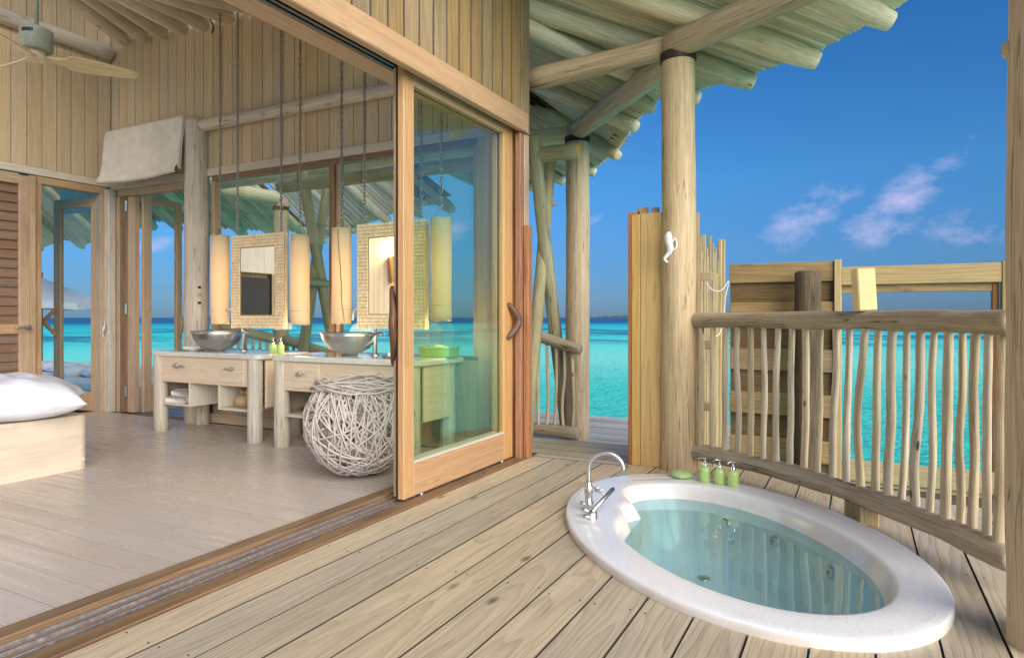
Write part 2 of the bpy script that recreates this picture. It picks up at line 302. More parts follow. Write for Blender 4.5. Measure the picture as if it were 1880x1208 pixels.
def sea():
    m, t, p = new_mat('lagoon water')
    g = N(t, 'ShaderNodeNewGeometry'); sp = N(t, 'ShaderNodeSeparateXYZ'); L(t, g.outputs['Position'], sp.inputs[0])
    dist = N(t, 'ShaderNodeVectorMath', operation='LENGTH'); L(t, g.outputs['Position'], dist.inputs[0])
    lg = math_(t, 'LOGARITHM', dist.outputs['Value'], 10.0)      # 10 m = 1, 100 m = 2, 1 km = 3
    # big patches (sand, sea-grass, reef) in world space
    pv = N(t, 'ShaderNodeVectorMath', operation='MULTIPLY'); pv.inputs[1].default_value = (.012, .020, 1); L(t, g.outputs['Position'], pv.inputs[0])
    pn = N(t, 'ShaderNodeTexNoise', i_Scale=1.0, i_Detail=5.0, i_Roughness=.6); L(t, pv.outputs[0], pn.inputs[0])
    w = math_(t, 'ADD', lg, math_(t, 'MULTIPLY', math_(t, 'SUBTRACT', pn.outputs[0], .5), .22))
    k = math_(t, 'DIVIDE', w, 4.0)
    c = ramp(t, k, [(.30, (.05, .62, .48)), (.37, (.07, .72, .54)), (.42, (.28, .92, .68)), (.455, (.20, .92, .72)), (.50, (.07, .78, .67)), (.585, (.03, .62, .60)), (.625, (.01, .36, .44)), (.648, (.008, .08, .22)), (.80, (.006, .05, .165)), (1, (.006, .045, .15))])
    # sea-grass beds, dark streaks in the middle distance
    sv = N(t, 'ShaderNodeVectorMath', operation='MULTIPLY'); sv.inputs[1].default_value = (.035, .05, 1); L(t, g.outputs['Position'], sv.inputs[0])
    s1 = N(t, 'ShaderNodeTexNoise', i_Scale=1.0, i_Detail=7.0, i_Roughness=.65); L(t, sv.outputs[0], s1.inputs[0])
    band = ramp(t, k, [(.455, 0.0), (.49, 1.0), (.565, 1.0), (.60, 0.0)])
    c = mixc(t, math_(t, 'MULTIPLY', math_(t, 'MULTIPLY', ramp(t, s1.outputs[0], [(.48, 0.0), (.56, 1.0)]), band), .85), c, (.006, .075, .15))
    # ripple glitter and dark troughs near by, painted into the water colour
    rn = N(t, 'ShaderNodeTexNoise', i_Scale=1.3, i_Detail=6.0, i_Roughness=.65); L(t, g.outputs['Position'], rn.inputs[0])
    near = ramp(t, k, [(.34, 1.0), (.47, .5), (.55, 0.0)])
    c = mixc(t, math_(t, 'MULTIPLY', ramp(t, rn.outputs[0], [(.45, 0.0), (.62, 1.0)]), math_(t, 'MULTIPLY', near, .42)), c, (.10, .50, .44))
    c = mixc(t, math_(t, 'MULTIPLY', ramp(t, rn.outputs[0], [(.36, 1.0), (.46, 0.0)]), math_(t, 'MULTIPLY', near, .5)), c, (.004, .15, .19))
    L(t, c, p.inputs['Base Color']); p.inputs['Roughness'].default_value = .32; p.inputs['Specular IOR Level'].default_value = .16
    wn = N(t, 'ShaderNodeTexNoise', i_Scale=2.6, i_Detail=6.0, i_Roughness=.6); L(t, g.outputs['Position'], wn.inputs[0])
    b = N(t, 'ShaderNodeBump', i_Strength=.7, i_Distance=.35); L(t, wn.outputs[0], b.inputs['Height']); L(t, b.outputs[0], p.inputs['Normal'])
    return m
M_SEA = sea()

# ------------------------------------------------------------------ object helpers
def tag(o, label=None, cat=None, group=None, kind=None):
    if label: o['label'] = label
    if cat: o['category'] = cat
    if group: o['group'] = group
    if kind: o['kind'] = kind
    return o
def basis(o):
    if o.rotation_mode == 'QUATERNION': r = o.rotation_quaternion.to_matrix().to_4x4()
    else: r = o.rotation_euler.to_matrix().to_4x4()
    s = Matrix.Diagonal((*o.scale, 1))
    return Matrix.Translation(o.location) @ r @ s
def WM(o):
    return basis(o) if o.parent is None else WM(o.parent) @ o.matrix_parent_inverse @ basis(o)
def adopt(o, parent):
    if parent is not None:
        o.parent = parent; o.matrix_parent_inverse = WM(parent).inverted()
def thing(name, label, cat, loc=(0, 0, 0), group=None):
    o = D.objects.new(name, None); COL.objects.link(o); o.location = loc; o.empty_display_size = .1
    return tag(o, label, cat, group)
def link(name, me, parent=None, loc=(0, 0, 0), quat=None):
    o = D.objects.new(name, me); COL.objects.link(o); o.location = loc
    if quat is not None: o.rotation_mode = 'QUATERNION'; o.rotation_quaternion = quat
    adopt(o, parent); return o
def setwc(me, wc):
    a = me.attributes.new('wc', 'FLOAT_VECTOR', 'POINT')
    a.data.foreach_set('vector', [c for v in wc for c in v])
def mesh(name, vs, fs, mat, wc=None, smooth=False):
    me = D.meshes.new(name); me.from_pydata([tuple(v) for v in vs], [], fs)
    me.materials.append(mat)
    if smooth: me.shade_smooth()
    if wc is not None: setwc(me, wc)
    me.update(); return me
_cache = {}
def box_mesh(sx, sy, sz, mat, bev, axis=None):
    key = (round(sx, 4), round(sy, 4), round(sz, 4), mat.name, bev, axis)
    if key in _cache: return _cache[key]
    hx, hy, hz = sx/2, sy/2, sz/2
    b = min(bev, hx*.45, hy*.45, hz*.45)
    bm = bmesh.new(); bmesh.ops.create_cube(bm, size=1)
    for v in bm.verts: v.co = Vector((v.co.x*sx, v.co.y*sy, v.co.z*sz))
    if b > 0: bmesh.ops.bevel(bm, geom=bm.edges[:], offset=b, segments=1, affect='EDGES', profile=.5)
    me = D.meshes.new('box'); bm.to_mesh(me); bm.free(); me.materials.append(mat)
    ax = axis if axis is not None else max(range(3), key=lambda i: (sx, sy, sz)[i])
    o1, o2 = {0: (1, 2), 1: (0, 2), 2: (0, 1)}[ax]
    setwc(me, [(v.co[o1], v.co[o2], v.co[ax]) for v in me.vertices])
    _cache[key] = me; return me
def box(name, x0, x1, y0, y1, z0, z1, mat, parent=None, bev=.003, axis=None, rot=None):
    me = box_mesh(abs(x1-x0), abs(y1-y0), abs(z1-z0), mat, bev, axis)
    q = None if rot is None else Euler(rot).to_quaternion()
    return link(name, me, parent, ((x0+x1)/2, (y0+y1)/2, (z0+z1)/2), q)
M_EDGE = plain('shaded grimy board edge', (.10, .078, .054), .9)  # shade of the gaps painted into the board sides, with some dirt
M_EDGEL = plain('board joint', (.38, .295, .20), .9)
M_EDGEF = plain('floor joint', (.37, .305, .25), .8)
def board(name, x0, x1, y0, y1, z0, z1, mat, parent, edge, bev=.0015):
    """a box whose narrow sides take a darker colour, gap shade painted in with dirt"""
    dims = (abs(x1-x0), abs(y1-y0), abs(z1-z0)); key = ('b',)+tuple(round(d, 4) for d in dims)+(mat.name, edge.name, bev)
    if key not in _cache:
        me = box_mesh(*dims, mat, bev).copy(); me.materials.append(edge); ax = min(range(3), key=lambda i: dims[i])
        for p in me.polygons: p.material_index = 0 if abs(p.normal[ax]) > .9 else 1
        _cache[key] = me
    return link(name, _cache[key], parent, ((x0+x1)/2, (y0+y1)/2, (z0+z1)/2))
def obox(name, p0, p1, w, h, mat, parent=None, bev=.003, up=Vector((0, 0, 1))):
    """bar from p0 to p1, w wide (sideways) and h high; grain along it"""
    p0, p1 = Vector(p0), Vector(p1); d = p1-p0; ln = d.length; z = d.normalized()
    x = up.cross(z)
    if x.length < 1e-4: x = Vector((1, 0, 0))
    x.normalize(); y = z.cross(x)
    me = box_mesh(w, h, ln, mat, bev, 2)
    return link(name, me, parent, (p0+p1)/2, Matrix((x, y, z)).transposed().to_quaternion())
def smooth_path(pts, n):
    pts = [Vector(p) for p in pts]
    if len(pts) < 3: return [pts[0].lerp(pts[-1], i/n) for i in range(n+1)]
    P = [pts[0]*2-pts[1]]+pts+[pts[-1]*2-pts[-2]]; out = []
    seg = len(pts)-1
    for i in range(n+1):
        u = i/n*seg; k = min(int(u), seg-1); f = u-k
        a, b, c, d = P[k:k+4]
        out.append(.5*((2*b)+(-a+c)*f+(2*a-5*b+4*c-d)*f*f+(-a+3*b-3*c+d)*f**3))
    return out
def tube_geo(path, rad, seg=12, lump=0.0, seed=0, caps=True, endround=.35):
    """swept tube; rad is a number or a function of 0..1; lump = uneven surface"""
    n = len(path); vs, fs, wc = [], [], []; s = 0
    t0 = (path[1]-path[0]).normalized(); ref = Vector((0, 0, 1)) if abs(t0.z) < .9 else Vector((1, 0, 0))
    nx = ref.cross(t0).normalized()
    for i, p in enumerate(path):
        t = (path[min(i+1, n-1)]-path[max(i-1, 0)]).normalized()
        nx = (nx-t*nx.dot(t)).normalized(); ny = t.cross(nx)
        if i: s += (p-path[i-1]).length
        r0 = rad(i/(n-1)) if callable(rad) else rad
        for k in range(seg):
            a = 2*PI*k/seg; r = r0
            if lump: r *= 1+lump*noise.noise(Vector((math.cos(a)*.9+seed*3.1, math.sin(a)*.9, s*2.2/max(r0*8, .2)+seed)))+lump*.5*noise.noise(Vector((math.cos(a)*2+seed, math.sin(a)*2, s*5)))
            vs.append(p+nx*(math.cos(a)*r)+ny*(math.sin(a)*r)); wc.append((math.cos(a)*r, math.sin(a)*r, s))
    for i in range(n-1):
        for k in range(seg):
            a = i*seg+k; b = i*seg+(k+1) % seg; fs.append((a, b, b+seg, a+seg))
    if caps:
        for e, i, sg in ((0, 0, -1), (1, n-1, 1)):
            t = (path[1]-path[0]).normalized() if e == 0 else (path[-1]-path[-2]).normalized()
            r0 = rad(float(e)) if callable(rad) else rad
            st = len(vs)
            for k in range(seg):
                v = vs[i*seg+k]; q = path[i]+(v-path[i])*.80+t*sg*r0*endround*.5
                vs.append(q); w0 = wc[i*seg+k]; wc.append((w0[0]*.8, w0[1]*.8, w0[2]))
            vs.append(path[i]+t*sg*r0*endround*.62); wc.append((0, 0, wc[i*seg][2])); ce = len(vs)-1
            for k in range(seg):
                a = i*seg+k; b = i*seg+(k+1) % seg; c = st+k; d2 = st+(k+1) % seg
                if e == 0: fs.append((b, a, c, d2)); fs.append((d2, c, ce))
                else: fs.append((a, b, d2, c)); fs.append((c, d2, ce))
    return vs, fs, wc
def tube(name, pts, rad, mat, parent=None, seg=12, n=None, lump=0.0, seed=None, endround=.35, curved=True):
    pts = [Vector(p) for p in pts]; o0 = pts[0].copy(); rel = [p-o0 for p in pts]
    if n is None: n = max(2, len(pts)*4)
    path = smooth_path(rel, n) if curved else rel
    vs, fs, wc = tube_geo(path, rad, seg, lump, seed if seed is not None else random.random()*50, endround=endround)
    return link(name, mesh(name, vs, fs, mat, wc, True), parent, o0)
def log(name, p0, p1, r0, r1=None, mat=None, parent=None, seg=18, lump=.07, bow=.01, taper_end=0):
    p0, p1 = Vector(p0), Vector(p1); r1 = r0 if r1 is None else r1; ln = (p1-p0).length
    n = max(4, int(ln/.13)); sd = random.random()*90; pts = []
    for i in range(n+1):
        f = i/n; p = p0.lerp(p1, f)
        env = math.sin(PI*f)
        p += Vector((noise.noise(Vector((sd, f*ln*.7, 0))), noise.noise(Vector((0, sd, f*ln*.7))), noise.noise(Vector((f*ln*.7, 0, sd)))*.5))*bow*ln*env*1.3
        pts.append(p)
    def rad(f):
        r = r0+(r1-r0)*f
        if taper_end and (1-f)*ln < taper_end: r *= .72+.28*((1-f)*ln/taper_end)**.6
        return r
    return tube(name, pts, rad, mat, parent, seg, lump=lump, seed=sd, curved=False)
def lathe_geo(prof, seg=24, centre=(0, 0, 0)):
    vs, fs = [], []; c = Vector(centre)
    for r, z in prof:
        for k in range(seg):
            a = 2*PI*k/seg; vs.append(c+Vector((r*math.cos(a), r*math.sin(a), z)))
    for i in range(len(prof)-1):
        for k in range(seg):
            a = i*seg+k; b = i*seg+(k+1) % seg; fs.append((a, b, b+seg, a+seg))
    return vs, fs
def lathe(name, loc, prof, mat, parent=None, seg=24, smooth=True):
    vs, fs = lathe_geo(prof, seg)
    wc = [(v.x, v.y, v.z) for v in vs]
    return link(name, mesh(name, vs, fs, mat, wc, smooth), parent, loc)
def cyl(name, p0, p1, r, mat, parent=None, seg=16):
    return tube(name, [p0, p1], r, mat, parent, seg, n=2, endround=.12)
def joined(name, parts, mat, parent=None, loc=(0, 0, 0), smooth=True):
    vs, fs, wc = [], [], []; loc = Vector(loc)
    for v, f, w in parts:
        b = len(vs); vs += [Vector(x)-loc for x in v]; wc += w; fs += [tuple(i+b for i in q) for q in f]
    return link(name, mesh(name, vs, fs, mat, wc, smooth), parent, loc)
def slab(name, x0, x1, y0, y1, z0, z1, mat, kind='structure'):
    o = box(name, x0, x1, y0, y1, z0, z1, mat, bev=0); tag(o, kind=kind); return o

# ================================================================== THE SETTING
SEA_Z = -1.9
vs = [(-12000, -12000, SEA_Z), (12000, -12000, SEA_Z), (12000, 14000, SEA_Z), (-12000, 14000, SEA_Z)]
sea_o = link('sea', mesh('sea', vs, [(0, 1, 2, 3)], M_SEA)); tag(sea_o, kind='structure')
# far island, a low green hump on the horizon
iv, ifc = [], []
c0 = at(1080, 583, t=2600); c1 = at(1210, 583, t=2600)
for i in range(41):
    f = i/40; p = c0.lerp(c1, f)
    h = max(0, math.sin(PI*f))**.6*12*(.75+.5*noise.noise(Vector((i*.35, 0, 0)))+.25*noise.noise(Vector((i*1.3, 3, 0)))) + .5
    iv += [(p.x, p.y, SEA_Z), (p.x-5, p.y+12, SEA_Z+h*.8), (p.x-12, p.y+32, SEA_Z+h), (p.x-20, p.y+60, SEA_Z)]
for i in range(40):
    for k in range(3): a = i*4+k; ifc.append((a, a+4, a+5, a+1))
tag(link('island', mesh('island', iv, ifc, M_ISLAND)), kind='structure')

# ---- tub geometry shared with the deck hole
TC = Vector((-.607, 3.455, 0)); TU = Vector((.600, -.800, 0)); TV = Vector((.800, .600, 0)); TA, TB = 1.18, .76
def tub_uv(x, y):
    d = Vector((x, y, 0))-TC; return d.dot(TU), d.dot(TV)
# ---- deck: boards run along Y, split round the tub
deck = box('deck', -2.3, 2.2, -1.6, 5.25, -.30, -.075, M_DARK, bev=0); tag(deck, kind='structure')
# joists only: replace the slab by two side strips so the tub can drop through
deck.data = box_mesh(4.5, .10, .12, M_PILE, 0, 0).copy()
deck.location = (-.05, 1.4, -.12)
for y in (-1.2, .2, 5.05): box('joist', -2.3, 2.2, y-.05, y+.05, -.18, -.042, M_PILE, deck, 0)
box('joist', -2.3, -1.62, 3.4, 3.5, -.18, -.042, M_PILE, deck, 0)
W_B = .1955; GAP = .0065; k = 0
for i in range(0, 22):
    x0 = -2.295+W_B*i; x1 = x0+W_B
    yend = 4.745 if x1 < -1.43 else (5.02+.10*(i % 3))
    if x0 > -.2: yend = 5.0-.55*max(0, x0+.2)
    cuts = []
    hit = [y/100 for y in range(200, 500) if any((lambda q: (q[0]/(TA-.05))**2+(q[1]/(TB-.05))**2 < 1)(tub_uv(x, y/100)) for x in (x0, (x0+x1)/2, x1))]
    spans = [(-1.5, yend)]
    if hit:
        ok = [y/100 for y in range(200, 500) if all((lambda q: (q[0]/(TA-.03))**2+(q[1]/(TB-.03))**2 < 1)(tub_uv(x, y/100)) for x in (x0, x1))]
        if ok: spans = [(-1.5, min(ok)), (max(ok), yend)]
        # the tub rim covers the rest of the cut
    for j, (a, b) in enumerate(spans):
        if b-a < .03: continue
        dz = random.uniform(-.0015, .0015)
        if a < 0:   # boards are butted end to end
            s = 0.35+((i*7) % 5)*.27
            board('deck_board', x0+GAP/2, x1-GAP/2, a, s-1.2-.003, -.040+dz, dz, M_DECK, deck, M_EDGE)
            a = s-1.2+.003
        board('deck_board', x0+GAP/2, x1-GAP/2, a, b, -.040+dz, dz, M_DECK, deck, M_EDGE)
# screws on the deck boards (pairs over the joists)
scr = []
for i in range(22):
    for jy in (1.42, 2.42, 3.42, 4.42):
        for sx in (.03, W_B-.03):
            x = -2.295+W_B*i+sx; y = jy+random.uniform(-.02, .02); q = tub_uv(x, y)
            if (q[0]/TA)**2+(q[1]/TB)**2 < 1.1 or (x < -2.28) or y > 4.6: continue
            v, f = lathe_geo([(0.0001, .0022), (.0032, .0020), (.0040, .0004)], 8, (x, y, 0)); scr.append((v, f, [(0, 0, 0)]*len(v)))
o = joined('screws', scr, M_STRAP, deck); o['kind'] = 'stuff'
# boards across the doorway to the lower deck
y = 4.752
for i, w in enumerate((.105, .205, .215, .21)):
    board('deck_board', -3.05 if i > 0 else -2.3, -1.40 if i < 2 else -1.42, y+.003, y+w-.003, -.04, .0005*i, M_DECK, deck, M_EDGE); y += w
box('deck_edge', -3.05, -1.42, y, y+.03, -.17, -.003, M_RAIL, deck, .003)
# lower walkway
ld = slab('lower_deck', -14.5, -1.0, 5.52, 7.95, -.40, -.215, M_PILE)
y = 5.53
while y < 7.95:
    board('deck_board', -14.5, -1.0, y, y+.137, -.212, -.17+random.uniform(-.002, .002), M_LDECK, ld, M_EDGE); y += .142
# outer terrace
tr_ = slab('sun_terrace', -26, -11.5, 8.02, 13.5, -.75, -.487, M_PILE)
y = 8.03
while y < 13.4:
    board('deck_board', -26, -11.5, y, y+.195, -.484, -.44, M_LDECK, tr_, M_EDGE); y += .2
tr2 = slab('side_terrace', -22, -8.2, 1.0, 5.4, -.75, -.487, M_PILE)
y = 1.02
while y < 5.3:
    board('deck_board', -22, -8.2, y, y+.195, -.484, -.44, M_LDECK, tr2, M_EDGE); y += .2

# ---- bedroom floor: planks along X
fl = slab('floor', -7.75, -2.665, -4.2, 4.66, -.20, -.022, M_PILE)
yk = 4.655; r = 0
edges = []
while yk > -1.2:
    y0 = yk-.170; x = -7.74+((r*37) % 100)/100*1.15
    xs = [-7.74]
    while x < -2.67: xs.append(x); x += 1.15
    xs.append(-2.668)
    xs = sorted(xs)
    for a, b in zip(xs, xs[1:]):
        if b-a < .02: continue
        board('floor_plank', a+.0012, b-.0012, y0+.0012, yk-.0012, -.020, random.uniform(-.0006, .0006), M_FLOOR, fl, M_EDGEF, .0008)
    yk = y0; r += 1
box('floor_sheet', -7.74, -2.668, -4.2, yk, -.020, 0, M_FLOOR, fl, 0)

# ---- sliding-door threshold
th = thing('door_threshold', 'brown timber threshold with three aluminium tracks between bedroom floor and deck', 'threshold', (-2.5, 2, 0))
box('sill_board', -2.668, -2.575, -1.5, 4.72, -.10, .014, M_SILL, th, .004)
box('track_bed', -2.575, -2.395, -1.5, 4.72, -.10, -.010, M_SILL, th, 0)
box('edge_board', -2.395, -2.303, -1.5, 4.72, -.10, .006, M_SILL, th, .004)
for x in (-2.545, -2.485, -2.425): box('track', x-.004, x+.004, -1.5, 4.70, -.010, .001, M_ALU, th, .001)

# ================================================================== WALLS
# outside cladding above the sliding doors; its unseen top is raised to block sun
fw = thing('clad_wall', 'outside wall of upright brown boards above the sliding glass doors', 'wall', (-2.38, 2, 2.6))
y = 4.593
for i in range(36):
    y0 = y-.149
    if y0 < -.6: break
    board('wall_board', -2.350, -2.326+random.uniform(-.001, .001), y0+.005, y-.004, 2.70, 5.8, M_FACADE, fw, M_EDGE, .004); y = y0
box('backing', -2.40, -2.352, -.6, 4.60, 2.60, 5.8, M_DARK, fw, 0)
y = 4.66
while y > -.6:
    box('inner_board', -2.46, -2.435, y-.147, y-.001, 2.86, 5.8, M_INNER, fw, .003); y -= .148
box('inner_core', -2.434, -2.402, -.6, 4.66, 2.80, 5.8, M_FENCED, fw, 0)
box('header_beam', -2.345, -2.292, -1.5, 4.665, 2.545, 2.70, M_CEDARW, fw, .006)
box('inner_beam', -2.70, -2.545, -1.5, 4.66, 2.615, 2.80, M_CEDAR, fw, .006)
box('soffit_board', -2.545, -2.347, -1.5, 4.70, 2.68, 2.72, M_REDC, fw, 0)
for x in (-2.525, -2.485, -2.445, -2.405): box('top_track', x-.011, x+.011, -1.5, 4.70, 2.615, 2.678, M_DALU, fw, .002)
# corner of the building
box('corner_board', -2.350, -2.318, 4.597, 4.735, 2.55, 5.8, M_FACADE, fw, .004)
box('corner_post', -2.44, -2.352, 4.66, 4.730, -.15, 5.8, M_FACADE, fw, .004)
box('jamb_board', -2.47, -2.372, 4.625, 4.658, 0.0, 2.61, M_REDC, fw, .004)
box('jamb_face', -2.371, -2.325, 4.585, 4.655, .0, 2.54, M_REDC, fw, .004)
box('corner_trim', -2.350, -2.322, 4.658, 4.735, -.15, 2.545, M_PALEC, fw, .004)
box('door_stop', -2.320, -2.275, 4.625, 4.70, -.0, 1.82, M_REDC, fw, .006)

# window wall (faces the camera, along X at Y = 4.71)
ww = thing('window_wall', 'far bedroom wall of pale upright boards with wide windows behind the washstands', 'wall', (-5, 4.71, 0))
YW = 4.71
x = -7.77; i = 0
while x < -2.45:
    x1 = min(x+.1465, -2.445)
    lowz = 2.665
    board('wall_board', x+.002, x1-.002, YW+random.uniform(-.001, .001), YW+.022, lowz, 4.75, M_INNER, ww, M_EDGEL, .002)
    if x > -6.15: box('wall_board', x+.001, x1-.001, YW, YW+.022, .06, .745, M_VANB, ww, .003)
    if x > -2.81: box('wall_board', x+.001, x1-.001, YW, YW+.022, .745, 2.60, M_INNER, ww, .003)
    x = x1; i += 1
box('wall_core', -7.77, -2.45, YW+.024, YW+.12, 2.70, 4.75, M_FENCED, ww, 0)
box('wall_core', -6.10, -2.45, YW+.024, YW+.12, -.15, .73, M_FENCED, ww, 0)
box('wall_core', -2.80, -2.45, YW+.024, YW+.12, .73, 2.70, M_FENCED, ww, 0)
box('skirting', -6.10, -2.45, YW-.018, YW, .0, .10, M_INNER, ww, .003)
box('head_trim', -7.77, -2.45, YW-.022, YW, 2.585, 2.665, M_WHITEW, ww, .004)
# window frames, mullions, glass
box('window_frame', -6.04, -2.78, YW+.005, YW+.09, 2.535, 2.60, M_BROWNF, ww, .004)
box('window_sill', -6.04, -2.78, YW-.01, YW+.10, .748, .775, M_SILL, ww, .004)
box('window_frame', -6.045, -5.99, YW+.005, YW+.09, .775, 2.535, M_PALEC, ww, .004)
box('window_frame', -2.83, -2.785, YW+.005, YW+.09, .775, 2.535, M_PALEC, ww, .004)
box('mullion', -4.40, -4.335, YW-.005, YW+.09, .775, 2.535, M_BROWNF, ww, .004)
box('mullion', -4.335, -4.29, YW+.02, YW+.08, .775, 2.535, M_PALEC, ww, .004)
box('window_pane', -5.99, -4.40, YW+.045, YW+.051, .775, 2.535, M_GLASS, ww, 0)
box('window_pane', -4.29, -2.83, YW+.045, YW+.051, .775, 2.535, M_GLASS, ww, 0)
# door opening in it
box('door_head', -7.66, -6.33, YW+.0, YW+.10, 2.50, 2.583, M_PALEC, ww, .004)
box('door_jamb', -6.36, -6.325, YW, YW+.10, 0, 2.5, M_PALEC, ww, .004)
box('door_jamb', -7.665, -7.60, YW-.01, YW+.10, 0, 2.5, M_PALEC, ww, .004)
box('door_step', -7.66, -6.33, YW-.04, YW+.12, -.15, -.001, M_SILL, ww, .004)
# the log fixed over the boards
log('wall_log', (-6.35, YW-.055, 3.115), (-2.48, YW-.055, 3.10), .065, .06, M_LIMED, ww, lump=.10, bow=.004)
# louvre/garden-side wall (X = -7.77)
XL = -7.77
box('wall_core', -7.90, -7.772, YW+.0, YW+.12, -.15, 4.9, M_INNER, ww, 0)
lw_ = thing('side_wall', 'side bedroom wall of broad pale boards behind the ceiling fan', 'wall', (XL, 3, 0))
y = 4.70
while y > -4.2:
    y0 = y-.1475
    zlow = 2.70 if y > .2 else .05
    if y0 > -4.2: board('wall_board', XL-.022, XL+random.uniform(-.001, .001), y0+.002, y-.002, zlow if y > 3.0 or y < 1.2 else 2.70, 5.2, M_INNER, lw_, M_EDGEL, .002)
    y = y0
box('wall_core', XL-.12, XL-.024, 1.15, 4.83, 2.62, 5.2, M_FENCED, lw_, 0)
box('wall_core', XL-.12, XL-.024, -4.2, 1.15, -.1, 5.2, M_FENCED, lw_, 0)
box('head_trim', XL-.005, XL+.025, 1.0, 4.70, 2.615, 2.695, M_WHITEW, lw_, .004)
box('door_head', XL-.09, XL+.01, 3.9, 4.66, 2.53, 2.612, M_PALEC, lw_, .004)
box('door_jamb', XL-.10, XL+.012, 3.885, 3.955, 0, 2.53, M_PALEC, lw_, .004)
box('door_jamb', XL-.10, XL+.012, 4.575, 4.665, 0, 2.53, M_PALEC, lw_, .004)
box('door_step', XL-.12, XL+.03, 3.9, 4.66, -.15, .012, M_PALEC, lw_, .004)
log('wall_log', (XL+.05, .9, 4.17), (XL+.05, 4.66, 4.17), .085, .08, M_LIMED, lw_, lump=.06, bow=.003)
box('wall_core', XL-.12, XL-.024, 1.15, 2.86, -.1, 2.70, M_FENCED, lw_, 0)
box('carved_panel', XL-.02, XL+.02, 1.58, 2.26, 1.745, 2.6, M_WHITEW, lw_, .01)
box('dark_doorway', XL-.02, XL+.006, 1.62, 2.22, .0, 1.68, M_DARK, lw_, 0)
box('side_panel', XL-.022, XL, 1.16, 1.60, 0, 2.60, M_WHITEW, lw_, .003)
box('side_panel', XL-.022, XL, 2.24, 2.84, 0, 2.60, M_WHITEW, lw_, .003)
box('door_trim', XL, XL+.03, 1.55, 1.62, 0, 1.74, M_PALEC, lw_, .003)
box('door_trim', XL, XL+.03, 2.22, 2.29, 0, 1.74, M_PALEC, lw_, .003)
# corner column
box('corner_column', -7.768, -7.675, 4.62, 4.705, 0, 2.585, M_LIMED, lw_, .006)
# cord cleat things on the corner column
tube('cleat_cord', [(-7.72, 4.60, 1.05), (-7.70, 4.585, .98), (-7.73, 4.58, .93), (-7.71, 4.585, 1.0), (-7.73, 4.585, .90), (-7.72, 4.60, .86)], .006, M_TOWEL, lw_, 6, 20)

# inside post between door and windows
ip = thing('inner_post', 'whitewashed round post with three switches between door and windows', 'post', (-6.19, 4.64, 0))
log('post', (-6.19, 4.655, 0), (-6.19, 4.655, 3.16), .125, .12, M_LIMED, ip, lump=.05, bow=.003)
for z in (1.41, 1.335, 1.25):
    p = at(366, 583, Y=4.528); cyl('switch', (p.x, 4.540, z), (p.x, 4.518, z), .013, M_STEEL if z == 1.335 else M_BLACK, ip, 10)

# ---- roof timbers
rf = thing('eaves_roof', 'broad timber eaves roof with round rafters over the deck', 'roof', (-1.2, 4.8, 3.2))
RAFT = [ # lower end E, point C resting on the ring beam
 ((.62, 4.30, 2.98), (.02, 4.15, 3.34)), ((.183, 4.72, 2.855), (-.46, 4.47, 3.22)), ((-.243, 4.95, 2.77), (-1.10, 4.77, 3.20)), ((-.67, 5.06, 2.73), tuple(at(1130, 85, t=5.22))),
 ((-1.09, 5.18, 2.71), tuple(at(1040, 100, t=5.45))), ((-1.52, 5.47, 2.785), (-2.04, 5.81, 3.20)), ((-1.84, 6.03, 2.82), (-2.47, 6.30, 3.20)), ((-2.25, 6.75, 2.76), (-2.75, 6.98, 3.10))]
def fit_end(px, py, t): return at(px, py, t=t)
pix = [(1790, -45), (1636, 62), (1501, 132), (1383, 170), (1281, 198), (1200, 214), (1168, 246), (1134, 298)]
tt = [3.75, 4.1, 4.5, 5.0, 5.6, 6.1, 6.35, 6.95]
for (px, py, qx, qy, t) in ((1092, 328, 1000, 280, 8.0), (1035, 343, 950, 300, 9.0), (985, 356, 900, 315, 10.0), (925, 366, 840, 326, 11.0)):
    RAFT.append((None, at(qx, qy, t=t+.1))); pix.append((px, py)); tt.append(t)
R3 = []
for (E, C), (px, py), t in zip(RAFT, pix, tt):
    E = at(px, py, t=t); C = Vector(C); d = (C-E)
    if C.y < 4.9:
        s = (-2.37-E.x)/d.x; T = E+d*s
    else:
        T = E+d*(2.8/d.length)
    R3.append((E, C, T))
up_off = Vector((0, 0, .0))
for i, (E, C, T) in enumerate(R3):
    rr = .088 if i < 5 else .082
    # the pixel marks the underside of the tip: the log's axis lies a radius above
    log('rafter', T+Vector((0, 0, rr*.8)), E+Vector((0, 0, rr*.8)), rr, rr*.92, M_SOFFIT, rf, lump=.05, bow=.004, taper_end=.22)
# the pole ceiling between rafters
def poles(parent, A, B, n, mat, drop=.0, r=None, ext=-.04):
    """n poles between rafters A and B (each (lower end, top end))"""
    for k in range(n):
        f = (k+.5)/n
        e = A[0].lerp(B[0], f); t = A[1].lerp(B[1], f); d = (e-t).normalized()
        rr = r or max((A[0]-B[0]).length, (A[1]-B[1]).length)/n*.385
        log('roof_pole', t+Vector((0, 0, .09+drop)), e+d*(ext+random.uniform(-.008, .008))+Vector((0, 0, .09+drop)), rr*random.uniform(.92, 1.04), rr, mat, parent, 8, .05, .0015)
for (a, b) in zip(R3, R3[1:]):
    w = max((a[0]-b[0]).length, .35)
    poles(rf, (a[0], a[2]), (b[0], b[2]), max(9, min(26, round(max((a[0]-b[0]).length, (a[2]-b[2]).length)/.052))), M_SOFFIT, .075, ext=.025)
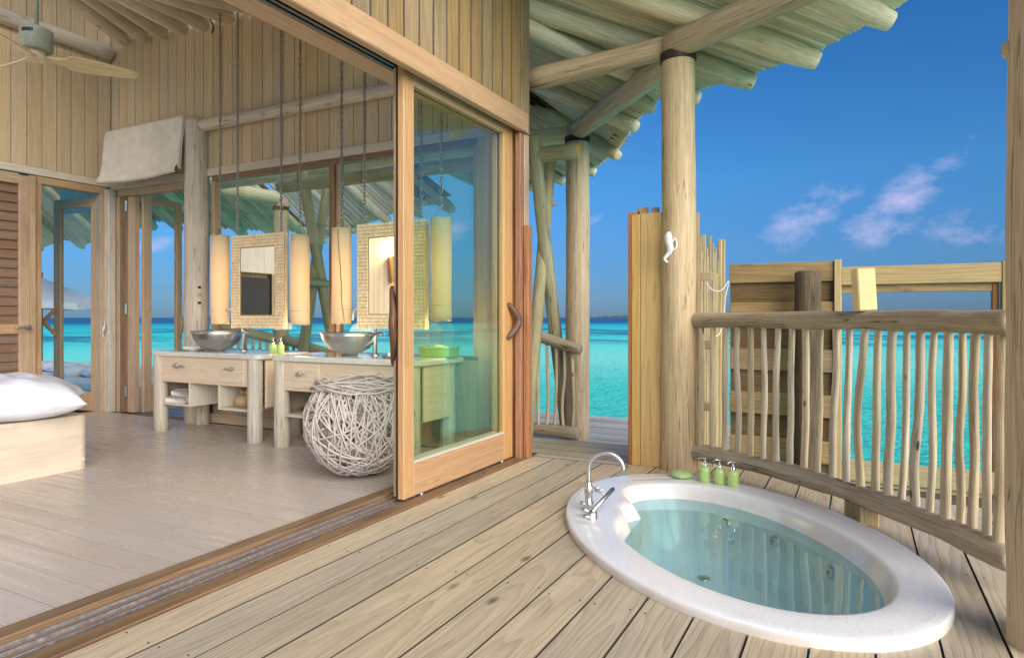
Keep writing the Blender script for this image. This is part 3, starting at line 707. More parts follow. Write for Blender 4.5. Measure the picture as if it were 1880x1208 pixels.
# roof skin above the poles
vs, fs = [], []
SK = []
for A_, B_ in zip(R3, R3[1:]):
    for k in range(8): f = k/8; SK.append((A_[0].lerp(B_[0], f), A_[2].lerp(B_[2], f)))
SK.append((R3[-1][0], R3[-1][2]))
for q, (E, T) in enumerate(SK):
    far_ = max(0, min(1, (q-56)/3)); d = (E-T).normalized(); vs.append(T+Vector((0, 0, .26+.5*far_))); vs.append(E+d*.03+Vector((0, 0, .215+.12*far_)))
for k in range(len(SK)-1): fs.append((2*k, 2*k+1, 2*k+3, 2*k+2))
n0 = len(vs)
vs += [v+Vector((0, 0, .05)) for v in vs]; fs += [tuple(i+n0 for i in reversed(f)) for f in fs]
for k in range(len(SK)-1): fs.append((2*k+1, 2*k+1+n0, 2*k+3+n0, 2*k+3))
link('roof_skin', mesh('roof_skin', vs, fs, M_FENCED, [tuple(v) for v in vs]), rf)
for (A_, B_) in zip(R3, R3[1:]):
    da = (A_[0]-A_[2]).normalized()*.036; obox('eave_lath', A_[0]+da+Vector((0, 0, .212)), B_[0]+da+Vector((0, 0, .212)), .03, .016, M_SHING, rf, .002)
# shingle tails along the eave
for k in range(4, len(R3)-1):
    a, b = R3[k][0], R3[k+1][0]; m = max(3, int((a-b).length/.085))
    da = (R3[k][0]-R3[k][2]).normalized()
    for j in range(m):
        f = (j+.5)/m; p = a.lerp(b, f)+da*.045+Vector((0, 0, .20-.012*(j % 2)))
        obox('shingle', p-da*.14, p+da*(.01+.02*random.random()), (a-b).length/m*.94, .014, M_SHING, rf, .002)

# ring beams and posts
def post(x, y, z0, z1, r, label, band=None, lump=.05, group=None):
    t = thing('log_post', label, 'post', (x, y, z0), group)
    log('shaft', (x, y, z0), (x, y, z1), r*1.04, r*.97, M_LOG, t, 24, lump, .0035)
    if band:
        v, f = lathe_geo([(r*.99, -.030), (r*1.07, -.028), (r*1.07, .028), (r*.99, .030)], 28); lathe('metal_band', (x, y, band), [(r*.96, -.032), (r*1.06, -.030), (r*1.06, .030), (r*.96, .032)], M_STRAP, t, 28, False)
    return t
P1 = Vector((-1.16, 4.83, 0)); P2 = Vector((-2.62, 6.50, 0)); P4 = Vector((-8.8, 8.25, 0))
post(P1.x, P1.y, -.2, 3.12, .122, 'tall round timber post beside the bath with white seahorse hook', 2.985)
post(P2.x, P2.y, -.2, 3.12, .125, 'round timber post at the lower walkway beside the short log handrail', 2.965)
post(P4.x, P4.y, -.5, 3.12, .13, 'round timber post seen through the bedroom windows, metal band at its top', 2.97)
post(.585, 2.79, -.3, 4.2, .128, 'thick round post in the right foreground with a wooden cleat high up', None, .05)
def beam(p0, p1, r, label, mat=None, **k):
    o = log('log_beam', p0, p1, r, r*.95, mat or M_LOG, None, 22, .05, .005); tag(o, label, 'beam'); return o
beam((-2.36, 4.86, 3.035), (-1.22, 4.83, 3.08), .088, 'round log beam from the clad wall corner to the bath post')
beam((-1.20, 4.80, 3.07), (1.2, 3.72, 3.14), .10, 'round log beam running out over the bath from the tall post top')
beam((-2.60, 6.46, 3.055), (-1.20, 4.90, 3.02), .098, 'slanting log beam joining the tops of the two outdoor posts')
beam((-8.75, 6.58, 3.06), (-2.66, 6.52, 3.05), .095, 'long pale log beam just under the eaves above the windows', M_SOFFIT)
beam((-8.88, 6.4, 3.12), (-8.8, 8.2, 3.14), .12, 'pale log beam running out to the post behind the mirrors', M_SOFFIT)
# notched top of P1 and P2
# ---- swing frame behind the windows: green beam and crossed legs
sw = thing('swing_frame', 'log swing frame with crossed legs and greenish crossbeam beyond the windows', 'swing frame', (-4.5, 6.1, -.17))
log('crossbeam', (-6.50, 6.08, 2.75), (-2.46, 6.09, 2.745), .078, .075, M_LOGG, sw, 20, .04, .002)
o = lathe('cut_end', (-2.445, 6.09, 2.745), [(.0001, .012), (.040, .012), (.071, .008), (.073, -.02)], M_YELL, sw, 22); o.rotation_euler = (0, R(90), 0)
for X in (-6.1, -2.93):
    log('leg', (X, 6.50, 2.80 if X > -4 else 2.82), (X, 5.90, -.17), .058, .066, M_LOGG, sw, 16, .05, .003)
    log('leg', (X+.02, 6.03, 2.93), (X+.10, 6.72, -.17), .066, .07, M_LOGG, sw, 16, .05, .003)
    if X < -4: log('brace', (X+.12, 5.85, 1.53), (X+.14, 6.75, 1.53), .045, .045, M_LOGG, sw, 14, .04, .002)
for px, py in ((1014, 374), (1007, 506)):
    p = at(px, py, X=-2.87); log('peg', (p.x-.12, p.y, p.z), (p.x+.03, p.y, p.z), .028, .028, M_STICK, sw, 8, .03, 0)

# ---- far wing of the roof, seen through windows and door
fr = thing('far_eaves', 'distant timber eaves of the villa seen through the windows', 'roof', (-9, 9, 2.75))
def far_run(pxs, u, zE, n, ln=3.2):
    prev = None; u = Vector(u).normalized()
    for px, py in pxs:
        E = at(px, py, Z=zE); T = E+u*ln if ln > 0 else at(px-165, py-150, t=(E.xy.length/ray(px, py).xy.length)*.76)
        log('rafter', T, E, .10, .095, M_SOFFIT, fr, 10, .05, .002, .2)
        if prev: poles(fr, prev, (E, T), n, M_SOFFIT, .02)
        if prev:
            vv, ff = [], []
            for k in range(7):
                f = k/6; vv += [prev[0].lerp(E, f)+Vector((0, 0, .21)), prev[1].lerp(T, f)+Vector((0, 0, .25))]
                if k: ff.append((2*k-2, 2*k-1, 2*k+1, 2*k))
            link('roof_skin', mesh('roof_skin', vv, ff, M_FENCED, [tuple(v) for v in vv]), fr)
        prev = (E, T)
far_run([(830, 385), (770, 392), (712, 405), (651, 424), (597, 442)], (-1.3, .448, .842), 2.75, 7)
far_run([(565, 436), (505, 434), (450, 432), (392, 428), (330, 420), (283, 418), (235, 430)], (-1.3, .1, .84), 2.75, 6, 0)
far_run([(240, 447), (185, 440), (152, 453), (105, 446), (75, 458), (30, 452)], (-1.3, .1, .84), 2.75, 6, 0)

# ---- ceiling logs in the bedroom
cl_ = thing('bedroom_ceiling', 'sloping bedroom ceiling of whitewashed round poles at the gable', 'ceiling', (-6, 4.3, 4.2))
CL = []
ends = [((-6, -60), (115, 68), 3.8), ((134, 0), (228, 74), 3.85), ((170, 0), (263, 68), 3.85), ((206, 0), (298, 62), 3.85), ((236, 0), (335, 54), 3.85), ((280, 0), (374, 45), 3.85), ((330, 0), (420, 32), 3.87), ((390, -4), (478, 18), 3.9), ((450, -12), (540, 5), 3.92), ((510, -20), (600, -8), 3.94), ((570, -28), (660, -22), 3.96)]
for (a, b, yy) in ends[1:]:
    e = at(*b, Y=4.62); u = at(*a, Y=yy); d = (u-e)
    T = e+d*(1.5/d.length)
    CL.append((T, e)); log('ceiling_log', T, e, .078, .074, M_CEIL, cl_, 14, .06, .003)
for (T0, e0), (T1, e1) in zip(CL, CL[1:]):
    for k in range(2):
        f = (k+.5)/2; a_ = T0.lerp(T1, f)+Vector((0, 0, .085)); b_ = e0.lerp(e1, f)+Vector((0, 0, .085)); w = max((T0-T1).length, (e0-e1).length)/2*1.02
        obox('ceiling_board', a_, b_+(b_-a_).normalized()*.02, w, .02, M_CEIL, cl_, .002)
box('roof_light_block', -8.0, -5.6, -.5, 4.85, 5.30, 5.36, M_CEIL, cl_, 0)  # unseen partial slab, added to keep sky light off the side wall
tube('chain_hook', [(-5.62, 4.37, 4.02), (-5.58, 4.33, 4.0), (-5.56, 4.36, 3.93), (-5.60, 4.38, 3.88)], .008, M_STRAP, cl_, 6, 12)

# ================================================================== SLIDING DOORS
def door_leaf(name, label, x, y0, y1, z0, z1, mat, wl, wr, wb, wt, gm, handle=None, hy=None, hz=1.07, flip=1, thick=.045):
    t = thing(name, label, 'door', (x, (y0+y1)/2, z0))
    box('stile', x-thick/2, x+thick/2, y0, y0+wl, z0, z1, mat, t, .004)
    box('stile', x-thick/2, x+thick/2, y1-wr, y1, z0, z1, mat, t, .004)
    box('bottom_rail', x-thick/2, x+thick/2-.001, y0+wl, y1-wr, z0, z0+wb, M_CEDARW if mat is M_CEDAR else mat, t, .004)
    box('top_rail', x-thick/2, x+thick/2-.001, y0+wl, y1-wr, z1-wt, z1, mat, t, .004)
    box('glass_bead', x-thick/2+.006, x+thick/2+.004, y0+wl, y1-wr, z0+wb, z0+wb+.012, M_WHITEW, t, .002)
    box('pane', x-.004, x+.004, y0+wl, y1-wr, z0+wb, z1-wt, gm, t, 0)
    return t
d1 = door_leaf('sliding_door', 'front sliding glass door in orange cedar frame with curved brown handle', -2.412, 3.183, 4.580, .016, 2.612, M_CEDAR, .105, .14, .20, .105, M_DGLASS)
def bow(parent, x, y, z, h, s, mat, r=.016, dx=.0, flat=False):
    pts = [(x, y, z+h), (x+.012, y+s*.16*0+s*.012, z+h*.85), (x+.05, y+s*.055, z+h*.35), (x+.058, y+s*.072, z), (x+.05, y+s*.05, z-h*.4), (x+.012, y-s*.0, z-h*.9), (x, y-s*.02, z-h)]
    tube('handle', pts, lambda f: r*(.45+.75*math.sin(PI*f)**.7), mat, parent, 10, 28)
bow(d1, -2.388, 4.50, 1.075, .135, 1, M_HANDLE, .022)
box('gap_shade_strip', -2.450, -2.4355, 3.188, 3.222, .016, 2.612, M_GAPSHADE, d1, 0)  # near-black strip painting in the shaded gap between the two doors
for y in (3.36, 4.40): cyl('roller', (-2.388, y, .012), (-2.378, y, .012), .014, M_ALU, d1, 10)
d2 = door_leaf('sliding_door', 'rear sliding glass door parked behind the front one, dark handle inside', -2.478, 3.226, 4.54, .016, 2.612, M_CEDAR, .085, .10, .20, .105, M_GLASS)
bow(d2, -2.52, 3.24, 1.05, .24, -1, M_HANDLE, .02)

# ---- louvre door at the left edge
lv = thing('louvre_door', 'brown louvred door beside the glass door, steel lever handle', 'door', (XL, 3.3, 0))
def lp(px): return at(px, 583, X=XL+.03).y
box('stile', XL-.01, XL+.035, lp(35), lp(54), 0, 2.58, M_PALEC, lv, .004)
box('stile', XL-.01, XL+.033, lp(54)+.002, lp(66), 0, 2.60, M_PALEC, lv, .004)
box('stile', XL-.01, XL+.035, 2.86, 2.95, 0, 2.56, M_PALEC, lv, .004)
box('top_rail', XL-.01, XL+.033, 2.95, lp(35), 2.49, 2.60, M_PALEC, lv, .004)
box('lock_rail', XL-.01, XL+.033, 2.95, lp(35), .93, 1.03, M_PALEC, lv, .004)
box('bottom_rail', XL-.01, XL+.033, 2.95, lp(35), 0, .18, M_PALEC, lv, .004)
box('back_panel', XL-.035, XL-.022, 2.90, lp(50), .02, 2.56, M_LOUV, lv, 0)
for z0, z1 in ((.18, .93), (1.03, 2.49)):
    n = round((z1-z0)/.098); pz = (z1-z0)/n
    for k in range(n):
        z = z0+pz*(k+.5); box('slat', XL-.006, XL+.006, 2.951, lp(35)-.001, z-pz*.53, z+pz*.53, M_LOUV, lv, .002, 1, rot=(0, R(-12), 0))
p = at(46, 601, X=XL+.04)
cyl('lever', (XL+.035, p.y+.02, p.z), (XL+.075, p.y+.02, p.z), .026, M_STEEL, lv)
tube('lever', [(XL+.075, p.y+.03, p.z), (XL+.08, p.y-.04, p.z+.0), (XL+.075, p.y-.10, p.z-.005)], .013, M_STEEL, lv, 10)

# ---- glass leaves standing open outside
def yleaf(label, p0, p1, z0, z1, w0, w1, wb, wt, mat=M_CEDAR, gm=M_GLASS, th=.045, handle=None):
    t = thing('glass_door', label, 'door', ((p0[0]+p1[0])/2, (p0[1]+p1[1])/2, z0))
    a = Vector((*p0, 0)); b = Vector((*p1, 0)); d = (b-a).normalized(); zc = Vector((0, 0, 1)); L_ = (b-a).length
    perp = Vector((-d.y, d.x, 0))
    def bar(nm, s0, s1, za, zb, m, tk, axis_v):
        c = a+d*((s0+s1)/2)+zc*((za+zb)/2)
        if axis_v: me = box_mesh(s1-s0, tk, zb-za, m, .003, 2)
        else: me = box_mesh(s1-s0, tk, zb-za, m, .003, 0)
        q = Matrix((d, perp, zc)).transposed().to_quaternion()
        return link(nm, me, t, c, q)
    bar('stile', 0, w0, z0, z1, mat, th, True); bar('stile', L_-w1, L_, z0, z1, mat, th, True)
    bar('bottom_rail', w0, L_-w1, z0, z0+wb, mat, th-.002, False); bar('top_rail', w0, L_-w1, z1-wt, z1, mat, th-.002, False)
    bar('pane', w0, L_-w1, z0+wb, z1-wt, gm, .006, False)
    return t, a, d, perp
g1, a, d, pp = yleaf('glass door standing open outside the side wall, carved wooden handle at its edge', (-7.87, 4.60), (-8.52, 4.49), .012, 2.50, .07, .11, .22, .11)
q = a+d*.60+pp*(.0); q.z = 1.07
tube('handle', [q+Vector((0, -.02, .17)), q+Vector((-.03, -.05, .10)), q+Vector((-.09, -.11, -.02)), q+Vector((-.03, -.06, -.13)), q+Vector((0, -.02, -.2))], lambda f: .012+.012*math.sin(PI*f), M_HANDLEL, g1, 10, 22)
g2, a, d, pp = yleaf('narrow glass door folded open in the far wall doorway, tall pale frame', (-7.30, 4.78), (-7.30, 5.27), .012, 2.49, .10, .075, .24, .085)
q = a+d*.45; q.z = 1.0
tube('handle', [q+Vector((.03, 0, .14)), q+Vector((.075, 0, 0.02)), q+Vector((.03, 0, -.14))], lambda f: .010+.010*math.sin(PI*f), M_HANDLEL, g2, 8, 12)
st = thing('folded_doors', 'folded stack of cedar door leaves at the wall corner doorway', 'door', (-7.45, 4.74, 0))
box('stile', -7.595, -7.545, 4.70, 4.86, .012, 2.49, M_SILL, st, .004)
box('stile', -7.540, -7.46, 4.69, 4.85, .012, 2.49, M_SILL, st, .004)
box('stile', -7.455, -7.335, 4.70, 4.77, .012, 2.49, M_PALEC, st, .004)
for z in (.25, 1.2, 2.38): box('hinge', -7.47, -7.44, 4.675, 4.69, z-.06, z+.06, M_STEEL, st, .002)

# ---- blinds
def cloth(name, x0, x1, z0, z1, yfun, mat, label, cat, nx=36, nz=24, thick=.004, axis='x', xw=0):
    vs, fs, wc = [], [], []
    for j in range(nz+1):
        for i in range(nx+1):
            fx, fz = i/nx, j/nz
            x = x0+(x1-x0)*fx; z = z0+(z1-z0)*fz
            y, dz = yfun(fx, fz)
            vs.append((x, y, z+dz))
    for j in range(nz):
        for i in range(nx):
            a = j*(nx+1)+i; fs.append((a, a+1, a+nx+2, a+nx+1))
    o = link(name, mesh(name, vs, fs, mat, vs, True))
    s = o.modifiers.new('thickness', 'SOLIDIFY'); s.thickness = thick
    tag(o, label, cat); return o
def bfun(fx, fz):
    y = 4.53-.07*(1-fz)**.8-.04*math.exp(-((fz-.06)*14)**2)+.010*noise.noise(Vector((fx*5, fz*4, 0)))
    return y, -.03*math.sin(fx*PI)*(1-fz)+.012*noise.noise(Vector((fx*3, 7, 0)))*(1-fz)
cloth('roman_blind', -7.60, -6.245, 2.60, 3.21, bfun, M_LINEN, 'cream linen blind drawn up above the far doorway', 'blind')
bo = D.objects['roman_blind']
for k in range(2):
    tube('side_fold', [(-6.25, 4.545+.012*k, 3.18-.04*k), (-6.24+.004*k, 4.50+.015*k, 2.95), (-6.245, 4.475+.018*k, 2.66-.02*k)], .008, M_LINEN, bo, 6, 12)
cloth('roller_blind', -9.0, -7.92, 2.40, 2.85, lambda fx, fz: (4.80+.02*noise.noise(Vector((fx*4, fz*4, 2))), 0), M_LINEN, 'white fabric blind outside above the open side door', 'blind')

# ================================================================== WASHSTANDS
def washstand(label, x0, x1, yf, yb, cub):
    t = thing('washstand', label, 'washstand', ((x0+x1)/2, yf, 0))
    # counter with rounded edge
    pts = []; r = .07
    for cx_, cy_, a0 in ((x1-r, yb-r*0-.0, 0), (x0+r, yb, 90), (x0+r, yf-.06+r, 180), (x1-r, yf-.06+r, 270)):
        if cy_ == yb: pts.append((cx_+(r if a0 == 0 else -r), cy_)); continue
        for k in range(7): a = R(a0+15*k); pts.append((cx_+r*math.cos(a), cy_+r*math.sin(a)))
    n = len(pts); prof = [(.012, .728), (.0, .737), (0, .765), (.005, .775), (.014, .779)]
    cxm = (x0+x1)/2; cym = (yf+yb)/2; vs, fs = [], []
    for ins, z in prof:
        for (px_, py_) in pts:
            dx, dy = px_-cxm, py_-cym
            vs.append((cxm+dx*(1-ins/abs(x1-x0)*2), cym+dy*(1-ins/(yb-yf)*2), z))
    for i in range(len(prof)-1):
        for k in range(n): a = i*n+k; b = i*n+(k+1) % n; fs.append((a, b, b+n, a+n))
    fs.append(tuple(range((len(prof)-1)*n, len(prof)*n))); fs.append(tuple(reversed(range(n))))
    link('counter', mesh('counter', vs, fs, M_COUNTER), t)
    for (x, y) in ((x0+.10, yf), (x1-.10, yf), (x0+.10, yb-.09), (x1-.10, yb-.09)):
        log('leg', (x, y, 0), (x, y, .728), .068, .064, M_LIMED, t, 20, .03, .0)
    xa, xb = x0+.155, x1-.155
    box('apron', xa, xb, yf-.035, yf-.01, .485, .728, M_VANF, t, .003)
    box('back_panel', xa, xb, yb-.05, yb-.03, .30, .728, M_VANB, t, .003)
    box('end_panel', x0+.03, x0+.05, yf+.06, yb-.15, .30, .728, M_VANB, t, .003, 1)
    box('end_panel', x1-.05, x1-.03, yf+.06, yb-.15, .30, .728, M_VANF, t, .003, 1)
    for (c0, c1) in cub:
        box('shelf', c0, c1, yf-.03, yb-.06, .262, .284, M_WHITEW, t, .003)
        for xx in (c0, c1):
            if abs(xx-xa) < .02 or abs(xx-xb) < .02: continue
            box('divider', xx-.011, xx+.011, yf-.032, yb-.06, .262, .485, M_WHITEW, t, .003, 2)
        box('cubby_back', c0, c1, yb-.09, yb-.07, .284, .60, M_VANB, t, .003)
    return t, xa, xb
def pull(parent, x, y, z, s=1.0, flip=1):
    cyl('pull_boss', (x, y, z), (x, y-.022, z), .020*s, M_STEEL, parent, 14)
    tube('pull', [(x+flip*.02, y-.026, z), (x-flip*.01, y-.034, z-.002), (x-flip*.045*s, y-.032, z-.006), (x-flip*.075*s, y-.028, z+.002), (x-flip*.10*s, y-.026, z-.006)],
         lambda f: .011*s*(1.1-.75*f+.25*math.sin(f*9)), M_STEEL, parent, 8, 20)
va, xa, xb = washstand('limed washstand with folded towels and a woven pod on its shelves', -6.12, -4.62, 4.13, 4.68, [(-5.95, -5.56), (-5.155, -4.78)])
box('drawer', -5.12, -4.82, 4.085, 4.096, .515, .715, M_VANF, va, .004)
p = at(325, 671, Y=4.09); pull(va, p.x, 4.095, p.z, 1.25, -1)
p = at(428, 677, Y=4.09); pull(va, p.x, 4.085, p.z, .85, 1)
vb, xa, xb = washstand('limed washstand partly hidden by the wicker ball basket and glass door', -4.46, -2.90, 4.10, 4.68, [(-4.30, -3.89), (-3.50, -3.06)])
box('drawer', -4.19, -3.90, 4.055, 4.066, .515, .715, M_VANF, vb, .004)
p = at(552, 686, Y=4.06); pull(vb, p.x, 4.055, p.z, .9, -1)
p = at(697, 691, Y=4.06); pull(vb, p.x, 4.065, p.z, 1.25, 1)

def bowl(x, y, label):
    t = thing('sink_bowl', label, 'sink', (x, y, .78), 'steel wash bowls')
    pr = [(.0001, .004), (.075, .004), (.07, .016), (.10, .022), (.17, .060), (.212, .115), (.228, .165), (.232, .186), (.224, .188), (.214, .150), (.19, .105), (.13, .05), (.0001, .03)]
    lathe('basin', (x, y, .779), pr, M_BOWL, t, 40)
    lathe('rim', (x, y, .779), [(.226, .180), (.236, .182), (.238, .192), (.228, .195), (.222, .188)], M_STEEL, t, 40)
    return t
bowl(-5.50, 4.36, 'hammered steel bowl on the washstand that holds the towels')
bowl(-3.83, 4.34, 'hammered steel bowl on the washstand above the wicker basket')
def faucet(x, y, label, dirx):
    t = thing('basin_tap', label, 'tap', (x, y, .779), 'tall gooseneck basin taps')
    lathe('tap_base', (x, y, .779), [(.034, 0), (.034, .008), (.020, .014), (.018, .20), (.012, .215)], M_STEEL, t, 18)
    zt = 1.115; w = .155
    pts = [(x, y, .97), (x, y, 1.05), (x, y, zt)]
    for k in range(1, 9):
        a = PI*k/8*.95; pts.append((x-dirx*w/2*(1-math.cos(a)), y-.10*(1-math.cos(a))/2, zt+w*.52*math.sin(a)))
    pts.append((pts[-1][0], pts[-1][1], zt-.035))
    tube('spout', pts, .0115, M_STEEL, t, 12, 44)
    cyl('lever', (x+.01, y, .955), (x+.075, y, .958), .016, M_STEEL, t, 12)
    cyl('lever_pin', (x+.055, y, .965), (x+.06, y, 1.04), .003, M_STEEL, t, 6)
    return t
faucet(-5.23, 4.44, 'gooseneck tap beside the bowl in front of the first mirror', 1)
faucet(-3.625, 4.43, 'gooseneck tap beside the bowl in front of the half hidden mirror', 1)

def bottle(x, y, z, s, label, grp, yaw=0):
    t = thing('soap_bottle', label, 'bottle', (x, y, z), grp)
    lathe('body', (x, y, z), [(.0001, 0), (.030*s, .0), (.034*s, .006*s), (.034*s, .072*s), (.030*s, .088*s), (.018*s, .098*s), (.013*s, .100*s)], M_GREEN, t, 22)
    lathe('collar', (x, y, z), [(.015*s, .099*s), (.015*s, .118*s), (.006*s, .120*s), (.005*s, .145*s), (.010*s, .146*s), (.010*s, .152*s), (.0001, .153*s)], M_CHROME, t, 14)
    c, s_ = math.cos(yaw), math.sin(yaw)
    tube('spout', [(x, y, z+.149*s), (x+c*.022*s, y+s_*.022*s, z+.150*s), (x+c*.040*s, y+s_*.040*s, z+.140*s)], .0042*s, M_CHROME, t, 8, 8)
    return t
p = at(501, 645, Y=4.20); bottle(p.x, 4.20, .779, .92, 'first lime pump bottle by the counter gap between the washstands', 'lime bottles between the basins', PI)
p = at(515, 645, Y=4.20); bottle(p.x, 4.20, .779, .92, 'second lime pump bottle by the counter gap, nearer the right bowl', 'lime bottles between the basins', PI)
gb = thing('tissue_box', 'green box on the washstand seen through the door glass', 'box', (-3.1, 4.5, .779))
gp = at(806, 650, Y=4.5)
box('box_body', gp.x-.145, gp.x+.145, 4.42, 4.58, .779, .853, M_GBOX, gb, .005)
box('box_lid', gp.x-.15, gp.x+.15, 4.415, 4.585, .847, .868, M_GBOX, gb, .006)
lathe('lid_knob', (gp.x, 4.5, .866), [(.05, 0), (.045, .01), (.0001, .016)], M_SOAP, gb, 14)
for px, lab in ((352, 'small steel tray with rolled white cloths beside the towel washstand bowl'), (728, 'small steel tray with white cloth beside the tap near the door stile')):
    p = at(px, 644, Y=4.30); t = thing('tray', lab, 'tray', (p.x, 4.3, .779))
    lathe('plate', (p.x, 4.3, .779), [(.0001, .004), (.10, .004), (.125, .014), (.13, .013), (.10, .0), (.0001, .0)], M_STEEL, t, 24)
    for k in range(3): tube('rolled_cloth', [(p.x-.05+.03*k, 4.25+.03*k, .80), (p.x+.01+.03*k, 4.30+.02*k, .805), (p.x+.03*k, 4.34, .80)], .016, M_TOWEL, t, 8, 8, .2)
# folded towels
def towel(x0, x1, y0, y1, z, h, label):
    vs, fs = [], []; n = 14; path = []
    for i in range(41):
        a = 2*PI*i/40; ca, sa = math.cos(a), math.sin(a)
        path.append(((x0+x1)/2+(x1-x0)/2*abs(ca)**.35*(1 if ca > 0 else -1), z+h/2+h/2*abs(sa)**.6*(1 if sa > 0 else -1)))
    for j in range(n+1):
        f = j/n; sc = 1-.10*max(0, abs(f-.5)*2-.75)*4
        for i, (x, zz_) in enumerate(path):
            q = noise.noise(Vector((i*.3, j*.5, z*9)))*.006
            vs.append(((x0+x1)/2+(x-(x0+x1)/2)*sc, y0+(y1-y0)*f+q, z+(zz_-z)*sc+q*.6 if zz_-z > .004 else z+.0008))
    m = 41
    for j in range(n):
        for i in range(m-1): a = j*m+i; fs.append((a, a+1, a+m+1, a+m))
    fs.append(tuple(range(m-1))); fs.append(tuple(reversed(range(n*m, n*m+m-1))))
    o = link('folded_towel', mesh('towel', vs, fs, M_TOWEL, None, True)); tag(o, label, 'towel', 'folded white towels on the washstand shelf'); return o
towel(-5.93, -5.59, 4.10, 4.50, .285, .065, 'lower folded white towel on the washstand shelf')
towel(-5.87, -5.57, 4.12, 4.50, .351, .062, 'upper folded white towel lying on another towel')
wp = thing('woven_pod', 'tan woven round pod with two leaf ears on the shelf', 'basket', (-4.92, 4.25, .285))
p = at(448, 733, Y=4.25)
lathe('pod', (p.x, 4.25, .285), [(.0001, .001), (.06, .0), (.085, .03), (.088, .055), (.07, .09), (.04, .108), (.0001, .112)], M_BASKET, wp, 24)
for k in range(7): lathe('seam', (p.x, 4.25, .285), [(.0885-.002*k*k*.3, .012+.012*k+.0), (.0905-.002*k*k*.3, .015+.012*k), (.0885-.002*k*k*.3, .018+.012*k)], M_BASKET, wp, 20) if k < 4 else None
for s in (-1, 1):
    vs = []; fs = []
    for j in range(7):
        f = j/6; w = .035*math.sin(PI*min(1, f*.9+.1))
        for q in (-1, 1): vs.append((p.x+s*.035+q*w, 4.24, .375+.075*f)); vs.append((p.x+s*.035+q*w, 4.25, .375+.075*f))
    for j in range(6):
        b = j*4; fs += [(b, b+2, b+6, b+4), (b+1, b+5, b+7, b+3), (b, b+4, b+5, b+1), (b+2, b+3, b+7, b+6)]
    link('ear', mesh('ear', vs, fs, M_BASKET, None, True), wp)

# ---- hanging lamps and mirrors
def chain_parts(p0, p1, link_len=.040, r=.0052):
    p0, p1 = Vector(p0), Vector(p1); n = int((p1-p0).length/(link_len*.74)); out = []
    for k in range(n):
        c = p0.lerp(p1, (k+.5)/n); a0 = (k % 2)*PI/2+.5; vs, fs = [], []; S, Q = 10, 5
        for i in range(S):
            a = 2*PI*i/S; ex = .0105*math.cos(a); ez = link_len/2*math.sin(a)
            nrm = Vector((math.cos(a), 0, math.sin(a)))
            for j in range(Q):
                b = 2*PI*j/Q; v = Vector((ex, 0, ez))+nrm*r*math.cos(b)+Vector((0, 1, 0))*r*math.sin(b)
                vs.append(c+Vector((v.x*math.cos(a0)-v.y*math.sin(a0), v.x*math.sin(a0)+v.y*math.cos(a0), v.z)))
        for i in range(S):
            for j in range(Q): a = i*Q+j; b = i*Q+(j+1) % Q; c2 = ((i+1) % S)*Q+j; d2 = ((i+1) % S)*Q+(j+1) % Q; fs.append((a, b, d2, c2))
        out.append((vs, fs, [(0, 0, 0)]*len(vs)))
    return out
TOPZ = 4.0
def hanging_lamp(px, ptop, pbot, label, ztop, crack=False):
    Y = 4.35; a = at(px, ptop, Y=Y); b = at(px, pbot, Y=Y); x = a.x; zt, zb = a.z, b.z; r = .083; sd = px
    t = thing('hanging_lamp', label, 'lamp', (x, Y, (zt+zb)/2), 'tall tube lamps hanging on chains')
    vs, fs = [], []; S = 40; n = 14; zc = (zt+zb)/2
    for j in range(n+1):
        f = j/n
        for i in range(S):
            ang = 2*PI*i/S
            jag = (.012*noise.noise(Vector((math.cos(ang)*3+sd, math.sin(ang)*3, 0)))) if j in (0, n) else 0
            rr = r*(1-.015*math.sin(PI*f))+.0035*noise.noise(Vector((math.cos(ang)*2+sd, math.sin(ang)*2, f*4)))
            vs.append((rr*math.cos(ang), rr*math.sin(ang), zb-zc+(zt-zb)*f+jag))
    for j in range(n):
        for i in range(S): q = j*S+i; q2 = j*S+(i+1) % S; fs.append((q, q2, q2+S, q+S))
    o = link('shade', mesh('shade', vs, fs, M_SHADE, None, True), t, (x, Y, zc))
    m = o.modifiers.new('thickness', 'SOLIDIFY'); m.thickness = .003
    for zz_ in (zb+.12, zt-.05): lathe('seam', (x, Y, zz_), [(r*.985, 0), (r+.0022, .0015), (r*.985, .003)], M_BASKET, t, 36)
    tube('hanger', [(x-.075, Y, zt-.02), (x-.045, Y, zt+.05), (x, Y, zt+.085), (x+.045, Y, zt+.05), (x+.075, Y, zt-.02)], .0025, M_BASKET, t, 6, 18)
    if crack:
        aa = math.atan2(-4.35, -x); pts = [(x+(r+.001)*math.cos(aa+w), Y+(r+.001)*math.sin(aa+w), zt+(zb-zt)*f) for f, w in ((.02, -.35), (.25, -.25), (.4, -.12), (.5, -.08), (.6, .0), (.75, .02), (.9, .18), (.98, .28))]
        tube('crack', pts, .0045, M_BASKET, t, 6, 30, .5)
    joined('chain', chain_parts((x, Y, zt+.08), (x, Y, ztop)), M_CHAIN, t)
    lathe('bulb', (x, Y, zc-.02), [(.0001, -.05), (.025, -.03), (.03, 0), (.02, .035), (.013, .06), (.013, .09)], M_SHADE, t, 12)
    ld_ = D.lights.new('lamp_light', 'POINT'); ld_.energy = 2.2; ld_.color = (1, .72, .45); ld_.shadow_soft_size = .12
    lo = D.objects.new('lamp_light', ld_); COL.objects.link(lo); lo.location = (x, Y, zb-.10); adopt(lo, t)
    return t
hanging_lamp(404, 433, 594, 'tall glowing tube lamp hanging next to the whitewashed inside post', 4.03)
hanging_lamp(551, 432, 596, 'tall glowing tube lamp hanging between the first mirror and the mullion', 3.9)
hanging_lamp(627, 419, 594, 'glowing tube lamp with a dark crack hanging by the mullion', 3.9, True)
